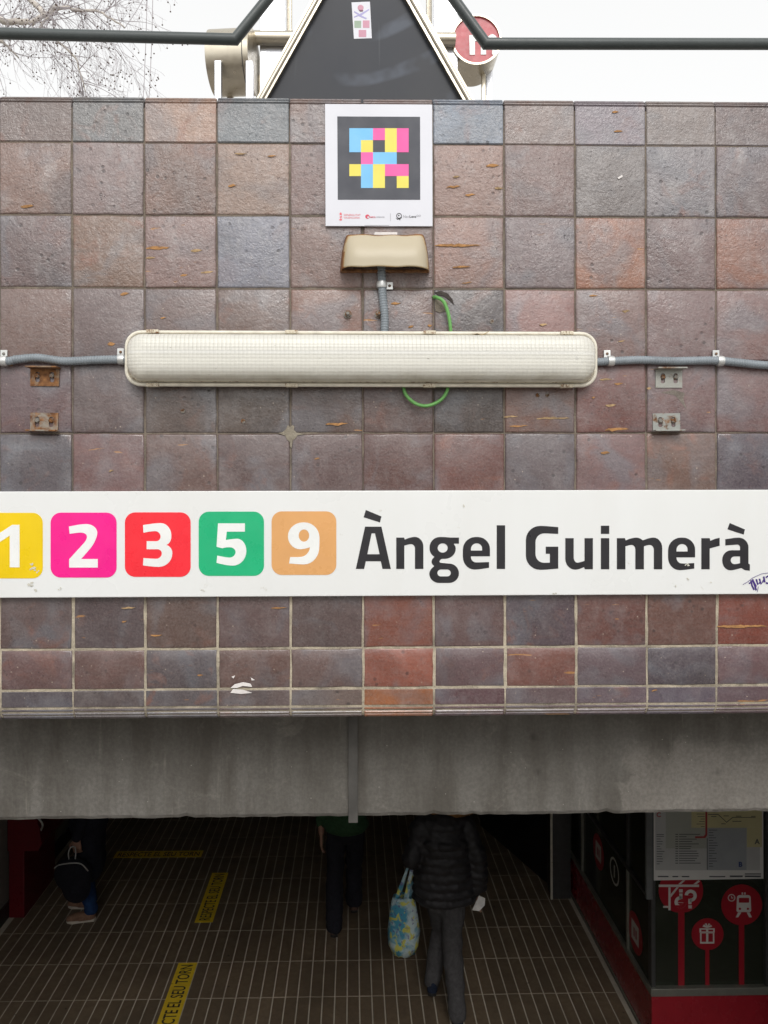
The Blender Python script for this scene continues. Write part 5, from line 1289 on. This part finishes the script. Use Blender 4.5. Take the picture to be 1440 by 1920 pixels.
# -- walker in dark green
X, Y0 = -0.075, 4.90
P2 = person_base('person in dark green jumper and black trousers walking away', X, Y0)
hL, kL, aL = (X-0.085, Y0, 0.90), (X-0.10, Y0-0.05, 0.49), (X-0.105, Y0-0.12, 0.10)
hR, kR, aR = (X+0.085, Y0, 0.90), (X+0.075, Y0+0.13, 0.50), (X+0.075, Y0+0.16, 0.17)
shR, shL = (X+0.18, Y0+0.0, 1.42), (X-0.18, Y0+0.0, 1.42)
eL, wL = (X-0.225, Y0+0.0, 1.13), (X-0.225, Y0+0.03, 0.86); eR, wR = (X+0.23, Y0-0.03, 1.13), (X+0.16, Y0+0.18, 1.02)
b = MB(); ell(b, (X, Y0, 0.98), (0.15, 0.10, 0.14)); ell(b, (X, Y0, 1.24), (0.16, 0.10, 0.24)); caps(b, (X, Y0+0.01, 1.40), 0.055, (X, Y0+0.03, 1.52), 0.05)
head(b, (X, Y0+0.05, 1.62), (0, 1, 0))
for A, Bb, Cc, r in ((hR, kR, aR, (0.07, 0.05, 0.035)), (hL, kL, aL, (0.07, 0.05, 0.035)), (shR, eR, wR, (0.045, 0.038, 0.028)), (shL, eL, wL, (0.045, 0.038, 0.028))):
    caps(b, A, r[0], Bb, r[1]); caps(b, Bb, r[1], Cc, r[2])
hand(b, Vector(wL) + Vector((0, 0, -0.02)), (0, 0.05, -1), (0, 1, 0), 0.35); hand(b, Vector(wR) + Vector((0, 0.03, 0)), (-0.1, 1, 0.2), (0, 0, 1), 0.7)
remeshed(b, 'body', M['skin'], P2, 0.0075, 2)
t = MB(); ell(t, (X, Y0, 0.90), (0.17, 0.125, 0.12))
for A, Bb, Cc in ((hR, kR, aR), (hL, kL, aL)): caps(t, A, 0.092, Bb, 0.078); caps(t, Bb, 0.078, Cc, 0.078)
remeshed(t, 'trousers', M['black_trouser'], P2, 0.010, 3, fold=0.011)
j = MB(); ell(j, (X, Y0, 0.95), (0.215, 0.15, 0.10), 24); caps(j, (X, Y0, 0.97), 0.15, (X, Y0, 1.28), 0.15); ell(j, (X, Y0, 1.15), (0.205, 0.14, 0.33), 24); ell(j, (X, Y0, 1.41), (0.19, 0.10, 0.07))
for A, Bb, Cc in ((shR, eR, wR), (shL, eL, (wL[0], wL[1], 0.95))): caps(j, A, 0.068, Bb, 0.060); caps(j, Bb, 0.060, Cc, 0.050)
remeshed(j, 'jumper', M['green_knit'], P2, 0.011, 2, fold=0.008)
h_ = MB(); ell(h_, (X, Y0+0.03, 1.66), (0.086, 0.096, 0.098)); ell(h_, (X, Y0-0.02, 1.58), (0.075, 0.05, 0.09)); remeshed(h_, 'hair', M['hair'], P2, 0.011, 2)
shoe(P2, (aL[0], aL[1], 0.0), (0, 1, 0), 0.21, M['brown_shoe']); shoe(P2, (aR[0], aR[1]-0.02, 0.062), (0, 1, 0), 0.21, M['brown_shoe'], 0.29)

# -- person at the ticket machine
X, Y0 = -2.50, 5.16
P1 = person_base('person in dark coat and blue jeans standing at the red ticket machine', X, Y0)
hN, kN, aN = (X, Y0-0.08, 0.90), (X-0.03, Y0-0.085, 0.49), (X+0.05, Y0-0.09, 0.10)
hF, kF, aF = (X, Y0+0.09, 0.90), (X-0.06, Y0+0.10, 0.49), (X-0.03, Y0+0.12, 0.10)
shN, shF = (X, Y0-0.18, 1.40), (X, Y0+0.18, 1.40)
eN, wN = (X+0.04, Y0-0.25, 1.12), (X-0.02, Y0-0.26, 0.86); eF, wF = (X-0.10, Y0+0.24, 1.13), (X-0.34, Y0+0.20, 0.98)
b = MB(); ell(b, (X, Y0, 0.98), (0.10, 0.15, 0.14)); ell(b, (X, Y0, 1.22), (0.10, 0.16, 0.24)); caps(b, (X-0.01, Y0, 1.38), 0.055, (X-0.03, Y0, 1.50), 0.05)
head(b, (X-0.05, Y0, 1.60), (-1, 0, -0.2))
for A, Bb, Cc, r in ((hN, kN, aN, (0.07, 0.05, 0.035)), (hF, kF, aF, (0.07, 0.05, 0.035)), (shN, eN, wN, (0.045, 0.038, 0.028)), (shF, eF, wF, (0.045, 0.038, 0.028))):
    caps(b, A, r[0], Bb, r[1]); caps(b, Bb, r[1], Cc, r[2])
hand(b, Vector(wN) + Vector((0, 0, -0.02)), (0, 0, -1), (-1, 0, 0), 0.9); hand(b, Vector(wF) + Vector((-0.02, 0, 0)), (-1, -0.1, 0.05), (0, 0, 1), 0.4)
remeshed(b, 'body', M['skin'], P1, 0.0075, 2)
t = MB(); ell(t, (X, Y0, 0.90), (0.12, 0.165, 0.12))
for A, Bb, Cc in ((hN, kN, aN), (hF, kF, aF)): caps(t, A, 0.088, Bb, 0.070); caps(t, Bb, 0.070, Cc, 0.060)
remeshed(t, 'jeans', M['jeans'], P1, 0.010, 3, fold=0.011)
j = MB(); caps(j, (X+0.02, Y0-0.06, 0.48), 0.135, (X, Y0-0.05, 0.9), 0.13); caps(j, (X, Y0+0.07, 0.48), 0.135, (X, Y0+0.05, 0.9), 0.13); ell(j, (X, Y0, 0.90), (0.175, 0.215, 0.16), 24); ell(j, (X, Y0, 1.15), (0.15, 0.20, 0.34), 24); ell(j, (X, Y0, 1.39), (0.10, 0.19, 0.07))
for A, Bb, Cc in ((shN, eN, wN), (shF, eF, wF)): caps(j, A, 0.066, Bb, 0.058); caps(j, Bb, 0.058, Cc, 0.048)
remeshed(j, 'coat', M['dark_coat'], P1, 0.012, 2, fold=0.010)
h_ = MB(); ell(h_, (X-0.03, Y0, 1.64), (0.098, 0.088, 0.10)); ell(h_, (X+0.02, Y0, 1.55), (0.05, 0.075, 0.11)); remeshed(h_, 'hair', M['hair'], P1, 0.011, 2)
shoe(P1, (aN[0], aN[1], 0.0), (-1, -0.16, 0), 0.22, M['tan_shoe'], 0, M['sole']); shoe(P1, (aF[0], aF[1], 0.0), (-1, 0.1, 0), 0.22, M['tan_shoe'], 0, M['sole'])
bc = Vector((X-0.04, Y0-0.30, 0.50))
hb = empty('black_bag', (bc.x, bc.y, 0.28), 'soft black bag with pale piping held low by the person at the ticket machine', 'bag')
s = MB(); ell(s, bc + Vector((0, 0, 0.04)), (0.175, 0.085, 0.16)); ell(s, bc + Vector((0.03, 0, -0.08)), (0.13, 0.08, 0.14)); remeshed(s, 'sack', M['black_bag'], hb, 0.012, 3)
MB().tube(smooth_path([bc + Vector(v) for v in ((-0.155, -0.045, 0.115), (-0.11, -0.055, 0.15), (0, -0.058, 0.168), (0.09, -0.055, 0.158), (0.15, -0.045, 0.09))], 24), 0.005, 8).build('piping', M['piping'], hb, smooth=True)
MB().tube(smooth_path([bc + Vector(v) for v in ((-0.03, -0.02, 0.18), (-0.035, -0.02, 0.24), (-0.02, -0.01, 0.285), (0.015, 0.0, 0.285), (0.03, -0.02, 0.24), (0.025, -0.02, 0.18))], 24), 0.006, 8).build('loop_handle', M['piping'], hb, smooth=True)
